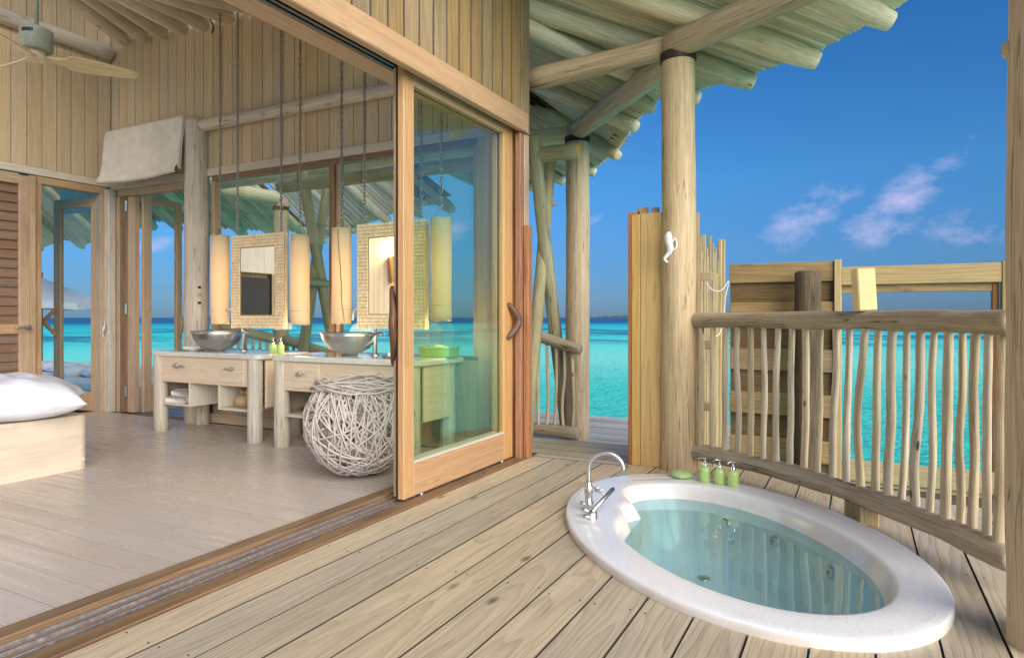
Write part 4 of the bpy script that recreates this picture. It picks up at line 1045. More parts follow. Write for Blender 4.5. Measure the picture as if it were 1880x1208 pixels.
hanging_lamp(810, 401, 589, 'tube lamp with ragged lower edge seen through the green door glass', 3.9)

def mirror_thing(x0, x1, z0, z1, label):
    Y = 4.36; t = thing('mirror', label, 'mirror', ((x0+x1)/2, Y, z0), 'shell framed mirrors hanging on chains'); fwid = .125
    box('backing', x0+.01, x1-.01, Y+.005, Y+.028, z0+.01, z1-.01, M_VANB, t, .002)
    for a0, a1, b0, b1 in ((x0+.001, x0+fwid, z0+.001, z1-.001), (x1-fwid, x1-.001, z0+.001, z1-.001), (x0+fwid, x1-fwid, z0+.001, z0+fwid), (x0+fwid, x1-fwid, z1-fwid, z1-.001)): box('frame_bar', a0, a1, Y-.0095, Y+.004, b0, b1, M_BASKET, t, 0)
    box('mirror_glass', x0+fwid, x1-fwid, Y-.008, Y+.003, z0+fwid, z1-fwid, M_MIRROR, t, 0)
    parts = []; s = .0292; nx = round((x1-x0)/s); nz = round((z1-z0)/s); sx = (x1-x0)/nx; sz = (z1-z0)/nz
    for i in range(nx):
        for j in range(nz):
            cx_, cz_ = x0+(i+.5)*sx, z0+(j+.5)*sz
            if x0+fwid < cx_ < x1-fwid and z0+fwid < cz_ < z1-fwid: continue
            g = .0008; pf = random.uniform(.016, .019)
            a, b, c, d_ = cx_-sx/2+g, cx_+sx/2-g, cz_-sz/2+g, cz_+sz/2-g; e = .0025
            yb_ = Y-.0090; v = [(a, yb_, c), (b, yb_, c), (b, yb_, d_), (a, yb_, d_), (a+e, Y-pf, c+e), (b-e, Y-pf, c+e), (b-e, Y-pf, d_-e), (a+e, Y-pf, d_-e)]
            parts.append((v, [(4, 7, 6, 5), (0, 4, 5, 1), (1, 5, 6, 2), (2, 6, 7, 3), (3, 7, 4, 0)], [(0, 0, 0)]*8))
    o = joined('shell_tiles', parts, M_SHELL, t, (x0, Y, z0), False); o['kind'] = 'stuff'
    box('frame_edge', x0, x0+.008, Y, Y+.03, z0, z1, M_SHELL, t, .002); box('frame_edge', x1-.008, x1, Y, Y+.03, z0, z1, M_SHELL, t, .002)
    for xx, top in ((x0+.06, 4.02), (x1-.06, 3.95)): joined('chain', chain_parts((xx, Y+.01, z1-.005), (xx, Y+.01, top)), M_CHAIN, t)
    return t
m1a = at(425, 500, Y=4.35).x; m1b = at(522, 500, Y=4.35).x
mirror_thing(m1a, m1b, 1.0, 1.875, 'shell tiled mirror hanging between the first two tube lamps')
m2a = at(656, 500, Y=4.35).x; m2b = at(782, 500, Y=4.35).x
mirror_thing(m2a, m2b, 1.005, 1.885, 'shell tiled mirror half hidden behind the sliding door frame')

# wall lamp that the second mirror shows
wl_ = thing('wall_lamp', 'glowing cone wall lamp reflected in the half hidden mirror', 'lamp', (XL+.08, -1.35, 2.0))
o = lathe('shade', (XL+.10, -1.30, 2.02), [(.085, -.26), (.15, .22)], M_SHADE, wl_, 20)
ld_ = D.lights.new('wall_lamp_light', 'POINT'); ld_.energy = 30; ld_.color = (1, .66, .36); ld_.shadow_soft_size = .05
lo = D.objects.new('wall_lamp_light', ld_); COL.objects.link(lo); lo.location = (XL+.12, -1.30, 2.35); adopt(lo, wl_)

# ---- wicker ball basket
bk = thing('wicker_basket', 'round basket of tangled grey wicker on the bedroom floor', 'basket', (-3.02, 3.62, 0))
bc = Vector((-3.10, 3.62, .375)); BR = .385
def ballp(th, ph, r): # squashed ball with flat foot and open slanted top
    z = math.sin(ph); zz_ = bc.z+z*.375
    return Vector((bc.x+r*math.cos(th)*math.cos(ph), bc.y+r*math.sin(th)*math.cos(ph), max(.012, zz_)))
parts = []; rnd = random.Random(5)
for k in range(185):
    ax = Vector((rnd.gauss(0, 1), rnd.gauss(0, 1), rnd.gauss(0, .8))).normalized()
    e1 = ax.orthogonal().normalized(); e2 = ax.cross(e1); off = rnd.uniform(-.35, .35); rr = BR*rnd.uniform(.93, 1.0)
    a0 = rnd.uniform(0, 2*PI); ln = rnd.uniform(1.6, 3.6); path = []; cur = []
    ph1 = rnd.uniform(0, 9)
    for i in range(30):
        a = a0+ln*i/29
        o_ = off+.10*math.sin(a*2.3+ph1)
        v = (e1*math.cos(a)+e2*math.sin(a))*math.sqrt(max(0, 1-o_*o_))+ax*o_
        r_ = rr*(1+.012*math.sin(a*7+k))
        p = bc+Vector((v.x*r_, v.y*r_, v.z*r_*.98))
        if p.z > .635+.06*v.x*0:
            if len(cur) > 5: parts.append(tube_geo(cur, rnd.uniform(.0048, .0072), 6))
            cur = []
        else:
            p.z = max(p.z, .010+.008*rnd.random()); cur.append(p)
    if len(cur) > 5: parts.append(tube_geo(cur, rnd.uniform(.0048, .0072), 6))
joined('woven_strands', parts, M_WICKER, bk, bc)['kind'] = 'stuff'
parts = []
for k in range(9):
    path = []
    for i in range(49):
        a = 2*PI*i/48; rr = .285+.02*math.sin(a*3+k*1.1)+rnd.uniform(-.002, .002)+.012*(k % 3)
        path.append(Vector((bc.x+rr*math.cos(a), bc.y+rr*math.sin(a), .655-.02*(k % 3)+.018*math.sin(a*4+k*1.7))))
    parts.append(tube_geo(path, .007, 6, caps=False))
joined('rim_braid', parts, M_WICKER, bk, bc)
lathe('liner', (bc.x, bc.y, 0), [(.0001, .05), (.16, .05), (.22, .16)], M_VANB, bk, 24)

# ================================================================== BED AND FAN
bd = thing('bed', 'low whitewashed platform bed at the left edge, rounded corner', 'bed', (-5.4, 1.5, 0))
vs, fs, wc = [], [], []; pts = [(-7.2, .2), (-5.0, .2), (-5.0, 2.80)]
for k in range(1, 7): a = R(15*k-0); pts.append((-5.07+.07*math.cos(a), 2.80+.07*math.sin(a)))
pts += [(-7.2, 2.87)]; n = len(pts)
for z, ins in ((0, .0), (.385, 0), (.393, .008)):
    for i, (x, y) in enumerate(pts): vs.append((x-ins, y-ins, z)); wc.append((z, x, y))
for j in range(2):
    for k in range(n): a = j*n+k; b = j*n+(k+1) % n; fs.append((a, b, b+n, a+n))
fs.append(tuple(range(2*n, 3*n)))
link('platform', mesh('platform', vs, fs, M_BED, wc), bd)
for px, py in ((148, 822), (152, 843)):
    p = at(px, py, X=-5.0); cyl('bolt_plug', (-5.01, p.y, p.z), (-4.9975, p.y, p.z), .017, M_WHITEW, bd, 12)
def pillow(c, d, hl, hw, ht, label, mat, seed):
    vs, fs = [], []; n = 40; d = Vector(d).normalized(); s = Vector((-d.y, d.x, 0)); c = Vector(c)
    for side in (1, -1):
        for j in range(n+1):
            for i in range(n+1):
                u, v = i/n*2-1, j/n*2-1
                pu = u*(1-.10*(1-v*v))if abs(u) > .0 else 0; pv = v*(1-.12*(1-u*u))
                h = (max(0, 1-u**4)*max(0, 1-v**4))**.55
                w = noise.noise(Vector((u*1.5+seed, v*2.2, side)))*.10+.05*math.sin((u*1.3+v*.5)*14+seed)*math.exp(-((u-.55)**2)*8)*h+noise.noise(Vector((u*5, v*2+seed, 3)))*.05+.035*abs(noise.noise(Vector((u*3.1+v*2, v*4+seed, 8))))
                z = side*ht*h*(1+w) if side > 0 else -ht*.62*h
                vs.append(c+d*pu*hl+s*pv*hw+Vector((0, 0, z)))
    m = (n+1)**2
    for j in range(n):
        for i in range(n):
            a = j*(n+1)+i; fs.append((a, a+1, a+n+2, a+n+1)); fs.append((a+m, a+m+n+1, a+m+n+2, a+m+1))
    o = link('pillow', mesh('pillow', vs, fs, mat, None, True)); tag(o, label, 'pillow'); return o
pillow((-5.40, 2.28, .505), (.33, .60, 0), .70, .46, .19, 'large white pillow lying on the platform bed', M_WHITEL, 3)

fan = thing('ceiling_fan', 'three bladed wooden ceiling fan with grey-green motor above the bed', 'fan', (-5.1, 2.58, 2.9))
fc = Vector((-5.11, 2.57, 0)); zb = 2.925
cyl('rod', fc+Vector((0, 0, 3.12)), fc+Vector((0, 0, 4.9)), .014, M_FANM, fan)
lathe('motor', (fc.x, fc.y, 0), [(.0001, 3.15), (.025, 3.15), (.03, 3.125), (.085, 3.122), (.098, 3.112), (.100, 3.10), (.100, 2.975), (.094, 2.968), (.0001, 2.966)], M_FANM, fan, 32)
for a in range(-3, 4):
    an = -1.05+a*.11; box('motor_slot', fc.x+.0985*math.cos(an)-.004, fc.x+.0985*math.cos(an)+.004, fc.y+.0985*math.sin(an)-.004, fc.y+.0985*math.sin(an)+.004, 3.07, 3.095, M_BLACK, fan, 0)
cyl('hub', fc+Vector((0, 0, 2.905)), fc+Vector((0, 0, 2.966)), .062, M_FAN, fan, 24)
for ang in (62.6, 182.6, 302.6):
    d = Vector((math.cos(R(ang)), math.sin(R(ang)), 0)); s = Vector((-d.y, d.x, 0)); vs, fs, wc = [], [], []; n = 26; Q = 12
    for i in range(n+1):
        f = i/n; rr = .0+.63*f
        w = .050+.020*math.sin(PI*min(1, f*1.1))-(.02 if f > .5 else 0)*(f-.5)*1.2+.012*(math.exp(-(f*9)**2))
        if f > .94: w *= math.sqrt(max(.05, 1-((f-.94)/.065)**2))
        if f < .3: w = .045-.010*math.sin(PI*f/.3)
        tw = -R(30)*min(1, f*3); th_ = .013*(1-.5*f)
        for q in range(Q):
            a = 2*PI*q/Q; cu, cw = math.cos(a)*w, math.sin(a)*th_
            p = fc+d*rr+s*(cu*math.cos(tw)-cw*math.sin(tw))+Vector((0, 0, zb+cu*math.sin(tw)+cw*math.cos(tw)))
            vs.append(p); wc.append((cu, cw, rr))
    for i in range(n):
        for q in range(Q): a = i*Q+q; b = i*Q+(q+1) % Q; fs.append((a, b, b+Q, a+Q))
    fs.append(tuple(range(n*Q, (n+1)*Q)))
    bl_ = link('blade', mesh('blade', vs, fs, M_FAN, wc, True), fan)
    for q in (-1, 1):
        p = fc+d*.075+s*.018*q; cyl('screw', (p.x, p.y, zb-.014), (p.x, p.y, zb-.020), .006, M_STEEL, fan, 8)

# ================================================================== BATH
tb = thing('bath_tub', 'white speckled terrazzo bath sunk into the deck', 'bath', (TC.x, TC.y, 0))
S = 128
def ring(a, b, z, cu=0, cv=0, pw=2.0, notch=0):
    out = []
    for i in range(S):
        th_ = 2*PI*i/S; c, s = math.cos(th_), math.sin(th_)
        e = 2/pw
        u = a*abs(c)**e*(1 if c > 0 else -1)+cu; v = b*abs(s)**e*(1 if s > 0 else -1)+cv
        if notch:
            for (nu, nv, wd, amt) in ((-.62, -.33, .13, .16), (-.36, -.47, .20, .10)):
                g = math.exp(-(((u-nu)**2+(v-nv)**2)/(wd*wd)))*amt*notch
                dl = Vector((-u-.1, -v, 0)); dl.normalize(); u += dl.x*g; v += dl.y*g
        out.append(TC+TU*u+TV*v+Vector((0, 0, z)))
    return out
rings_ = [ring(TA-.012, TB-.012, -.06), ring(TA-.004, TB-.004, -.01), ring(TA, TB, .018), ring(TA-.003, TB-.003, .031), ring(TA-.008, TB-.008, .037), ring(TA-.016, TB-.016, .0395), ring(TA-.05, TB-.05, .040),
          ring(1.018, .60, .040, .035, 0, 2.05, .6), ring(0.958, .567, .039, .035, 0, 2.05, .85), ring(0.943, .555, .036, .035, 0, 2.05, 1), ring(0.933, .545, .026, .035, 0, 2.05, 1), ring(0.918, .532, .0, .035, 0, 2.05, 1), ring(0.888, .507, -.045, .035, 0, 2.1, 1), ring(0.863, .487, -.10, .038, 0, 2.1, .9),
          ring(0.823, .46, -.20, .045, 0, 2.2, .7), ring(0.763, .42, -.32, .05, 0, 2.2, .3), ring(0.693, .36, -.38, .055, 0, 2.2), ring(0.573, .28, -.40, .055, 0, 2.2), ring(.01, .01, -.405, .08)]
vs = [p-TC for r_ in rings_ for p in r_]; fs = []
for j in range(len(rings_)-1):
    for i in range(S): a = j*S+i; b = j*S+(i+1) % S; fs.append((a, b, b+S, a+S))
link('shell', mesh('shell', vs, fs, M_TERR, None, True), tb, TC)
WZ = -.045
vs = [p-TC for p in ring(.890, .507, WZ, .035, 0, 2.1, 1)]
wat = link('bath_water', mesh('bath_water', vs, [tuple(range(S))], M_WATER)); wat.location = TC; adopt(wat, tb)
# jets, drain
for px, py in ((1332, 953), (1430, 994), (1528, 1062)):
    # on the far inner wall, below the water line
    best = None
    rg = ring(.863, .487, -.15, .04, 0, 2.15, .8)
    r0 = ray(px, py)
    for i, q in enumerate(rg):
        v = q-Vector((0, 0, 1.1)); ang = v.angle(r0)
        u_, v_ = (q-TC).dot(TU), (q-TC).dot(TV)
        if v_ > 0 and (best is None or ang < best[0]): best = (ang, q, u_, v_)
    q = best[1]; nrm = (TU*(-best[2]/.89**2)+TV*(-best[3]/.487**2)+Vector((0, 0, .25))).normalized()
    for nm, r0_, r1_, h, m_ in (('jet_ring', .016, .036, .012, M_STEEL), ('jet_nozzle', .0001, .016, .006, M_BLACK)):
        o = lathe(nm, q+nrm*.008, [(r0_, h), (r1_, h*.6), (r1_, 0)], m_, tb, 20)
        o.rotation_mode = 'QUATERNION'; o.rotation_quaternion = nrm.to_track_quat('Z', 'Y')
lathe('drain', at(1292, 1062, Z=-.40), [(.0001, .012), (.02, .012), (.022, .004), (.035, .008), (.036, .0)], M_STEEL, tb, 20)
# joint lines of the tap panel on the rim
for (u0, v0), (u1, v1) in (((-1.085, .20), (-1.10, -.10)), ((-.985, .20), (-1.0, -.12))):
    a = TC+TU*u0+TV*v0; b = TC+TU*u1+TV*v1
    tube('panel_joint', [(a.x, a.y, .0400), ((a.x+b.x)/2-.006, (a.y+b.y)/2, .0403), (b.x, b.y, .0400)], .0016, M_STRAP, tb, 5, 12)

# taps on the rim
tp = thing('bath_tap', 'brushed steel gooseneck bath tap with lever body', 'tap', (0, 0, .057))
B = at(1081, 938, Z=.040); tp.location = B
fwd = Vector((.42, .30, 0)).normalized()
lathe('tap_body', B, [(.022, 0), (.022, .03), (.025, .032), (.025, .05), (.021, .052), (.021, .10), (.024, .102), (.024, .135), (.017, .14), (.017, .165)], M_STEEL, tp, 20)
pts = [B+Vector((0, 0, .15)), B+Vector((0, 0, .20)), B+Vector((0, 0, .235))]
for k in range(1, 10):
    a = PI*k/10*1.12; w = .19
    pts.append(B+Vector((0, 0, .235))+Vector((.98, .20, 0)).normalized()*w/2*(1-math.cos(a))+Vector((0, 0, w*.47*math.sin(a))))
tube('spout', pts, .0125, M_STEEL, tp, 14, 44)
for z, dx in ((.118, .050), (.128, .030)):
    dd = Vector((1, .1, 0)).normalized(); cyl('lever', B+dd*.018+Vector((0, 0, z)), B+dd*(.018+dx*1.3)+Vector((0, 0, z+.006)), .005, M_STEEL, tp, 8)
for k in range(3):
    q = at(1078+3*k, 925+12*k, Z=.08); cyl('tap_knob', q, q+Vector((-.035, -.015, .004)), .011, M_STEEL, tp, 10)
hs = thing('hand_shower', 'brushed steel hand shower wand leaning on its holder by the bath tap', 'shower', (0, 0, 0))
B2 = at(1086, 952, Z=.040); hs.location = B2
lathe('holder', B2, [(.032, 0), (.033, .012), (.030, .014), (.030, .034), (.026, .038), (.012, .04)], M_STEEL, hs, 20)
tip = at(1126, 897, t=3.62)
cyl('wand', B2+Vector((0, 0, .035)), tip, .0125, M_STEEL, hs, 14)
mid_ = B2.lerp(tip, .72)+Vector((0, 0, .01))
cyl('wand_arm', mid_, B+Vector((.02, 0, .118)), .0035, M_STEEL, hs, 8)

# bottles and soap on the rim
for k, (px, py, lab) in enumerate(((1294, 884, 'lime pump bottle nearest the green soap on the bath rim'), (1321, 888, 'middle lime pump bottle on the bath rim'), (1346, 892, 'lime pump bottle farthest from the soap on the bath rim'))):
    p = at(px, py, Z=.040); bottle(p.x, p.y, .040, 1.02, lab, 'lime bottles on the bath rim', PI+.4*k)
p = at(1252, 876, Z=.040)
o = lathe('soap', (p.x, p.y, .040), [(.0001, 0), (.055, .001), (.070, .010), (.076, .022), (.068, .036), (.04, .045), (.0001, .047)], M_SOAP, None, 32); tag(o, 'flat oval pale green soap on the bath rim', 'soap')

# ================================================================== CURVED RAILING
rl = thing('curved_railing', 'curved railing of crooked peeled branches and round rails around the bath', 'railing', (0, 4, 0))
low_px = [(1258, 825), (1330, 838), (1400, 853), (1470, 871), (1540, 892), (1610, 918), (1680, 946), (1750, 976), (1810, 1002), (1862, 1030)]
path2 = [at(px, py, Z=.14) for px, py in low_px]
# even it to a fair curve
fair = [p.copy() for p in path2]
for it in range(3):
    fair = [fair[0]]+[(fair[i-1]+fair[i]*2+fair[i+1])/4 for i in range(1, len(fair)-1)]+[fair[-1]]
# extend to the foreground post
lowp = [Vector((p.x, p.y, .14)) for p in fair]
fine = smooth_path(lowp, 60)
tube('bottom_rail', fine, lambda f: .056+.004*math.sin(f*23), M_RAIL, rl, 18, 60, .06)
topy = {1262: 588, 1400: 588, 1540: 588, 1700: 589, 1862: 593}
def lerp_tab(tab, x):
    ks = sorted(tab)
    for a, b in zip(ks, ks[1:]):
        if x <= b: return tab[a]+(tab[b]-tab[a])*(x-a)/(b-a)
    return tab[ks[-1]]
def pxof(p):
    f = -math.sin(AZ)*p.x+math.cos(AZ)*p.y; r = math.cos(AZ)*p.x+math.sin(AZ)*p.y
    return 940+1215*r/f, f
topf = []
for p in fine:
    px, f = pxof(p); z = 1.1-(lerp_tab(topy, px)-583)*f/1215; topf.append(Vector((p.x, p.y, z)))
tube('top_rail', topf, lambda f: .052+.003*math.sin(f*19+1), M_RAIL, rl, 20, 60, .04)
# scarf joints on the top rail
SP = [(1287, 1286), (1309, 1308), (1333, 1330), (1354.5, 1354), (1378, 1377), (1402, 1401), (1428.5, 1425), (1454, 1450), (1479.5, 1474.5), (1507, 1500.5), (1535, 1528), (1560, 1553), (1590, 1579), (1613, 1607), (1639, 1630), (1665, 1654), (1690, 1681), (1716, 1706), (1742, 1735), (1767, 1761), (1792, 1784), (1814.5, 1811), (1842, 1834)]
WID = [10, 9, 10, 9, 10, 9, 10, 10, 11, 10, 11, 11, 12, 12, 14, 11, 14, 11, 15, 12, 14, 13, 20]
def on_curve(curve, px):
    best = min(curve, key=lambda p: abs(pxof(p)[0]-px)); i = curve.index(best)
    j = i+1 if pxof(best)[0] < px else i-1; j = max(0, min(len(curve)-1, j))
    a, b = curve[i], curve[j]; xa_, xb_ = pxof(a)[0], pxof(b)[0]
    if abs(xb_-xa_) < 1e-6: return a.copy()
    f = max(0, min(1, (px-xa_)/(xb_-xa_))); return a.lerp(b, f)
for k, ((pt, pb), w) in enumerate(zip(SP, WID)):
    a = on_curve(topf, pt); b = on_curve(fine, pb); _, dep = pxof(a)
    r = w*dep/1215/2*1.13; sd = k*3.7; amp = .008 if k not in (6, 8, 12, 16, 19) else .020
    pts = []
    for i in range(13):
        f = i/12; p = b.lerp(a, f); env = math.sin(PI*f)
        p = p+Vector((.886, .463, 0))*(noise.noise(Vector((sd, f*1.9, 0)))*amp*2.2*env)+Vector((-.46, .886, 0))*(noise.noise(Vector((0, sd, f*2.2)))*amp*env)
        pts.append(p)
    tube('spindle', pts, (lambda r: (lambda f: r*(1.08-.14*f)))(r), M_SPIN, rl, 12, 26, .09)
# little foot blocks under the bottom rail
for px in (1571, 1600):
    p = on_curve(fine, px-4); box('rail_block', p.x-.045, p.x+.045, p.y-.03, p.y+.03, .0, .095, M_STICK, rl, .004, 2)
# lantern block standing on the rail
lb = thing('lantern', 'cream rectangular parchment lantern standing on the curved handrail', 'lantern')
p = on_curve(topf, 1587); _, dep = pxof(p); lb.location = p+Vector((0, 0, .05))
zt = 1.1+(583-493)*dep/1215; hw = 17*dep/1215
M_LANT = plain('cream lantern parchment', (.66, .50, .22), .5, bump=.2, bscale=12, Emission_Color=(1, .82, .45, 1), Emission_Strength=.03)
obox('lantern_body', (p.x+.004, p.y+.002, p.z+.052), (p.x-.008, p.y, zt), hw*2, .07, M_LANT, lb, .006, up=Vector((.46, -.886, 0)))

# walkway rail by P2
r2 = thing('walkway_rail', 'short log handrail with thin sticks beside the lower walkway post', 'railing', (-2.9, 6.35, -.17))
log('top_rail', (-3.32, 6.36, .99), (-2.50, 6.27, .775), .062, .055, M_RAIL, r2, 18, .04, .002)
log('bottom_rail', (-3.32, 6.36, -.07), (-2.52, 6.27, -.075), .062, .062, M_RAIL, r2, 18, .05, .002)
x = -2.60; k = 0
while x > -3.3:
    z1 = .78+.26*(-2.5-x)
    tube('stick', [(x, 6.30, -.05), (x+random.uniform(-.02, .02), 6.31, .2), (x+random.uniform(-.025, .025), 6.30, .5), (x+random.uniform(-.01, .01), 6.31, z1-.03)], random.uniform(.016, .024), M_SPIN, r2, 8, 12, .1); x -= .095 if x > -2.9 else .115; k += 1
# rails beyond the windows
r3 = thing('far_rail', 'distant log handrail running down past the post beyond the windows', 'railing', (-8.8, 8.2, 0))
a = at(398, 596, t=10.9); b = at(503, 622, t=11.3); c = at(526, 624, t=11.3); d = at(640, 662, t=10.5)
log('top_rail', a, b, .085, .085, M_LOGG, r3, 14, .05, .006); log('top_rail', c, d, .085, .085, M_LOGG, r3, 14, .05, .006)
for f in [i/8 for i in range(9)]:
    for (u, v) in ((a, b), (c, d)):
        p = u.lerp(v, f); log('stick', p, (p.x, p.y, -.4), .025, .025, M_SPIN, r3, 6, .08, .002)

# ================================================================== SCREEN AND FENCE
sc_ = thing('board_screen', 'tall screen of yellow boards behind the bath post', 'screen', (-1.3, 4.85, 0))
for x0, x1, z1, m_ in ((-1.500, -1.437, 1.868, M_YELL), (-1.434, -1.268, 1.872, M_YELL)):
    box('board', x0, x1, 4.80, 4.835, .0, z1, m_, sc_, .004)
box('edge_board', -1.528, -1.502, 4.80, 4.97, .0, 1.885, M_REDC, sc_, .003)
for px0, px1, ztop in ((1172, 1190, 386), (1197, 1210, 386), (1158, 1176, 394), (1271, 1284, 396)):
    a = at(px0, 500, Y=4.90); b = at(px1, 500, Y=4.90); z = at(px0, ztop-4, Y=4.90).z
    box('back_board', a.x, b.x, 4.88, 4.915, -.1, z, M_PALEC, sc_, .003)
sk = thing('stick_screen', 'screen of split sticks of uneven height between bath post and fence', 'screen', (-1, 5.3, 0))
tops = [(1277, 452), (1284, 435), (1287, 462), (1292, 431), (1296, 455), (1299, 470), (1303, 433), (1307, 446), (1310, 463), (1313, 455), (1317, 478), (1322, 440)]
for k, (px, py) in enumerate(tops):
    yy = 4.97+(px-1275)/50*.60; p = at(px, py, Y=yy); w = random.uniform(.020, .032)
    box('stick', p.x-w/2, p.x+w/2, yy-.012, yy+.012, -.12, p.z, M_STICK, sk, .003)
    if k % 2 == 0:
        p = at(px+4, py+random.choice((14, 26, 40)), Y=yy+.03); box('stick', p.x-.011, p.x+.012, yy+.03, yy+.05, -.12, p.z, M_STICK, sk, .003)
p = at(1325, 440, Y=5.60); box('end_board', p.x-.028, p.x+.028, 5.58, 5.61, -.3, p.z, M_STICK, sk, .003)
for z in (.14, .45, .9, 1.40): box('batten', -1.10, -.94, 4.93, 4.965, z-.03, z+.03, M_STICK, sk, .003)
# cord looped from it
cd = tube('cord', [at(1287, 505, Y=5.0), at(1300, 525, Y=5.05), at(1315, 535, Y=5.1), at(1328, 530, Y=5.3), at(1338, 516, Y=5.5), at(1332, 545, Y=5.45), at(1328, 580, Y=5.4), at(1322, 610, Y=5.3), at(1314, 618, Y=5.2)], .004, M_TOWEL, None, 6, 40)
tag(cd, 'thin white cord looped between the stick screen and plank fence', 'cord')

fn = thing('plank_fence', 'brown fence of wide level planks behind the curved railing', 'fence', (-.5, 5.76, 0))
FX0, FX1 = -.955, -.165
zs = [1.545, 1.385, 1.225, 1.03, .845, .665, .485, .305, .12, -.06, -.25]
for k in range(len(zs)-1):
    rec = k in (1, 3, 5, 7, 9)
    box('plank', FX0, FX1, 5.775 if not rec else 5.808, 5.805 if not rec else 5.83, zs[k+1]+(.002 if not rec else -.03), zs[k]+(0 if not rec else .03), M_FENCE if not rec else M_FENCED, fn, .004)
box('stile', -.165, -.115, 5.755, 5.84, -.9, 1.553, M_FENCEL, fn, .004)
f2 = thing('rail_fence', 'open pale timber fence with one broad top plank, sea behind it', 'fence', (.4, 5.8, 0))
box('top_plank', -.113, .905, 5.765, 5.79, 1.352, 1.492, M_FENCEL, f2, .004)
box('under_plank', -.113, .88, 5.80, 5.82, 1.29, 1.365, M_FENCE, f2, .004)
for z1, z0, yy, m_ in ((-.005, -.165, 5.78, M_FENCEL), (-.17, -.33, 5.80, M_FENCEL), (-.335, -.50, 5.78, M_FENCEL), (-.505, -.67, 5.80, M_FENCEL)):
    box('plank', -.113, 1.2, yy, yy+.025, z0, z1, m_, f2, .004)
box('fence_post', .852, .895, 5.795, 5.86, -.9, 1.352, M_REDC, f2, .004)
box('fence_post', .905, .985, 5.76, 5.84, -.9, 1.50, M_FENCEL, f2, .004)
pl = thing('pile', 'dark weathered round pile standing against the plank fence', 'pile', (-.33, 5.60, -1.9))
p = at(1483, 520, Y=5.60)
log('shaft', (p.x, 5.60, -1.95), (p.x, 5.60, 1.1+(583-502)*5.12/1215), .10, .094, M_PILE, pl, 22, .05, .003)
for x, y in ((.9, 5.8),):
    o = log('pile', (x, y, -2.2), (x, y, -.3), .11, .11, M_PILE, None, 12, .05, .003)
    tag(o, 'dark round pile under the open pale fence above the water', 'pile')

# ---- small things on the posts
sh = thing('seahorse_hook', 'white plaster seahorse hook on the bath post', 'hook')
q0 = at(1226, 455, t=4.62); vdir = Vector((-q0.x, -q0.y, 0)).normalized()
c = Vector((P1.x, P1.y, 0))+vdir*.128; sh.location = (c.x, c.y, 1.55)
rt = Vector((.886, .463, 0))
def sp(px, py, o=.008):
    p = at(px, py, t=4.62); return p+vdir*o
cc = at(1226, 455, t=4.62); shift = Vector((c.x, c.y, 0))-Vector((cc.x, cc.y, 0)); 
pts = [sp(1228, 428), sp(1227, 436, .014), sp(1228, 446, .018), sp(1230, 455, .016), sp(1229, 463, .012), sp(1224, 470), sp(1220, 476), sp(1224, 481), sp(1227, 481, .004)]
pts = [p+Vector((cc.x-cc.x, 0, 0)) for p in pts]
base_t = (Vector((c.x, c.y, 0))).length/Vector((cc.x, cc.y, 0)).length
pts = [Vector((p.x*base_t, p.y*base_t, 1.1+(p.z-1.1)*base_t)) for p in pts]
prr = [.018, .028, .026, .026, .020, .014, .011, .008, .003]
tube('body', pts, lambda f: prr[min(8, int(f*8))]*(1-(f*8 % 1))+prr[min(8, int(f*8)+1)]*(f*8 % 1), M_SEAH, sh, 12, 40)
pts = [Vector((p.x*base_t, p.y*base_t, 1.1+(p.z-1.1)*base_t)) for p in (sp(1231, 452), sp(1238, 439, .02), sp(1242, 446, .024), sp(1241, 456, .02), sp(1232, 461))]
tube('fin', pts, .007, M_SEAH, sh, 8, 20)
# cleat on the foreground post
ct = thing('wooden_cleat', 'half round pale wooden cleat high on the foreground post', 'cleat', (.5, 2.85, 2.05))
cp = at(1858, 87, t=2.27); vs, fs = [], []; m = 10
dn = Vector((.886, .463, 0)); bk_ = Vector((-.463, .886, 0))
for j, dd in enumerate((-.03, .03)):
    for i in range(m+1):
        a = PI/2+PI*i/m; vs.append(cp+bk_*dd+dn*(.042+.06*math.cos(a))+Vector((0, 0, .045*math.sin(a))))
for i in range(m): fs.append((i, i+1, i+m+2, i+m+1))
fs.append(tuple(range(m, -1, -1))); fs.append(tuple(range(m+1, 2*m+2))); fs.append((0, m+1, 2*m+1, m))
link('cleat_body', mesh('cleat', vs, fs, M_LOG, [tuple(v) for v in vs]), ct)

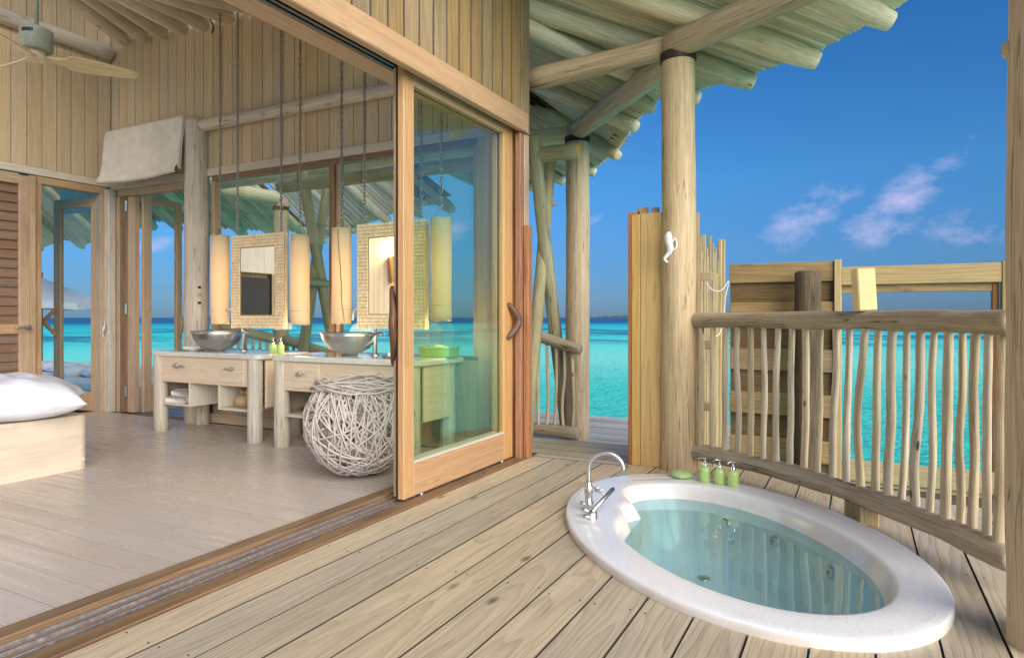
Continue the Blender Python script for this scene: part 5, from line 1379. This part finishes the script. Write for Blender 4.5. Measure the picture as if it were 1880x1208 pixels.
# ================================================================== TERRACE THINGS BEYOND
um = thing('parasol', 'white canvas parasol on a wooden pole beyond the side door', 'parasol')
b = at(76, 700, t=15.5); um.location = (b.x, b.y, -.44)
cyl('pole', (b.x, b.y, -.44), (b.x, b.y, 2.06), .028, M_SILL, um, 10)
lathe('finial', (b.x, b.y, 2.05), [(.0001, .12), (.03, .10), (.03, .04), (.015, 0)], M_SILL, um, 10)
vs = [(0, 0, .0)]; fs = []; n = 8
for k in range(n*2):
    a = PI*k/n; r_ = 1.45 if k % 2 == 0 else 1.36; vs.append((r_*math.cos(a), r_*math.sin(a), -.62 if k % 2 == 0 else -.58))
for k in range(n*2):
    r_ = vs[1+k]; vs.append((r_[0], r_[1], r_[2]-.14))
for k in range(n*2):
    k2 = (k+1) % (2*n); fs.append((0, 1+k, 1+k2)); fs.append((1+k, 1+2*n+k, 1+2*n+k2, 1+k2))
cnp = link('canopy', mesh('canopy', vs, fs, M_CANVAS), um, (b.x, b.y, 2.03))
for k in range(8):
    a = 2*PI*k/8; cyl('rib', (b.x, b.y, 1.95), (b.x+1.4*math.cos(a), b.y+1.4*math.sin(a), 1.36), .012, M_SILL, um, 6)
def daybed(px, py, t_, L_, Wd, label):
    p = at(px, py, t=t_); t = thing('daybed', label, 'daybed', (p.x, p.y, -.44))
    box('frame', p.x-L_/2, p.x+L_/2, p.y-Wd/2, p.y+Wd/2, -.40, -.15, M_LDECK, t, .02)
    box('mattress', p.x-L_/2+.03, p.x+L_/2-.03, p.y-Wd/2+.03, p.y+Wd/2-.03, -.15, .02, M_WHITEL, t, .05)
    for k in range(3):
        vs = []; q = Vector((p.x-.5+.5*k, p.y+.1*(k % 2), .10))
        v, f = lathe_geo([(.0001, -.09), (.22, -.07), (.30, 0), (.22, .09), (.0001, .12)], 14, q)
        v = [x+Vector((0, 0, .03*noise.noise(x*4))) for x in v]; link('cushion', mesh('cushion', v, f, M_WHITEL, None, True), t)
    return t
daybed(170, 665, 12.0, 2.4, 1.2, 'white cushioned daybed on the terrace seen through the side door glass')
daybed(95, 668, 13.2, 2.0, 1.1, 'white daybed under the parasol beyond the side door')
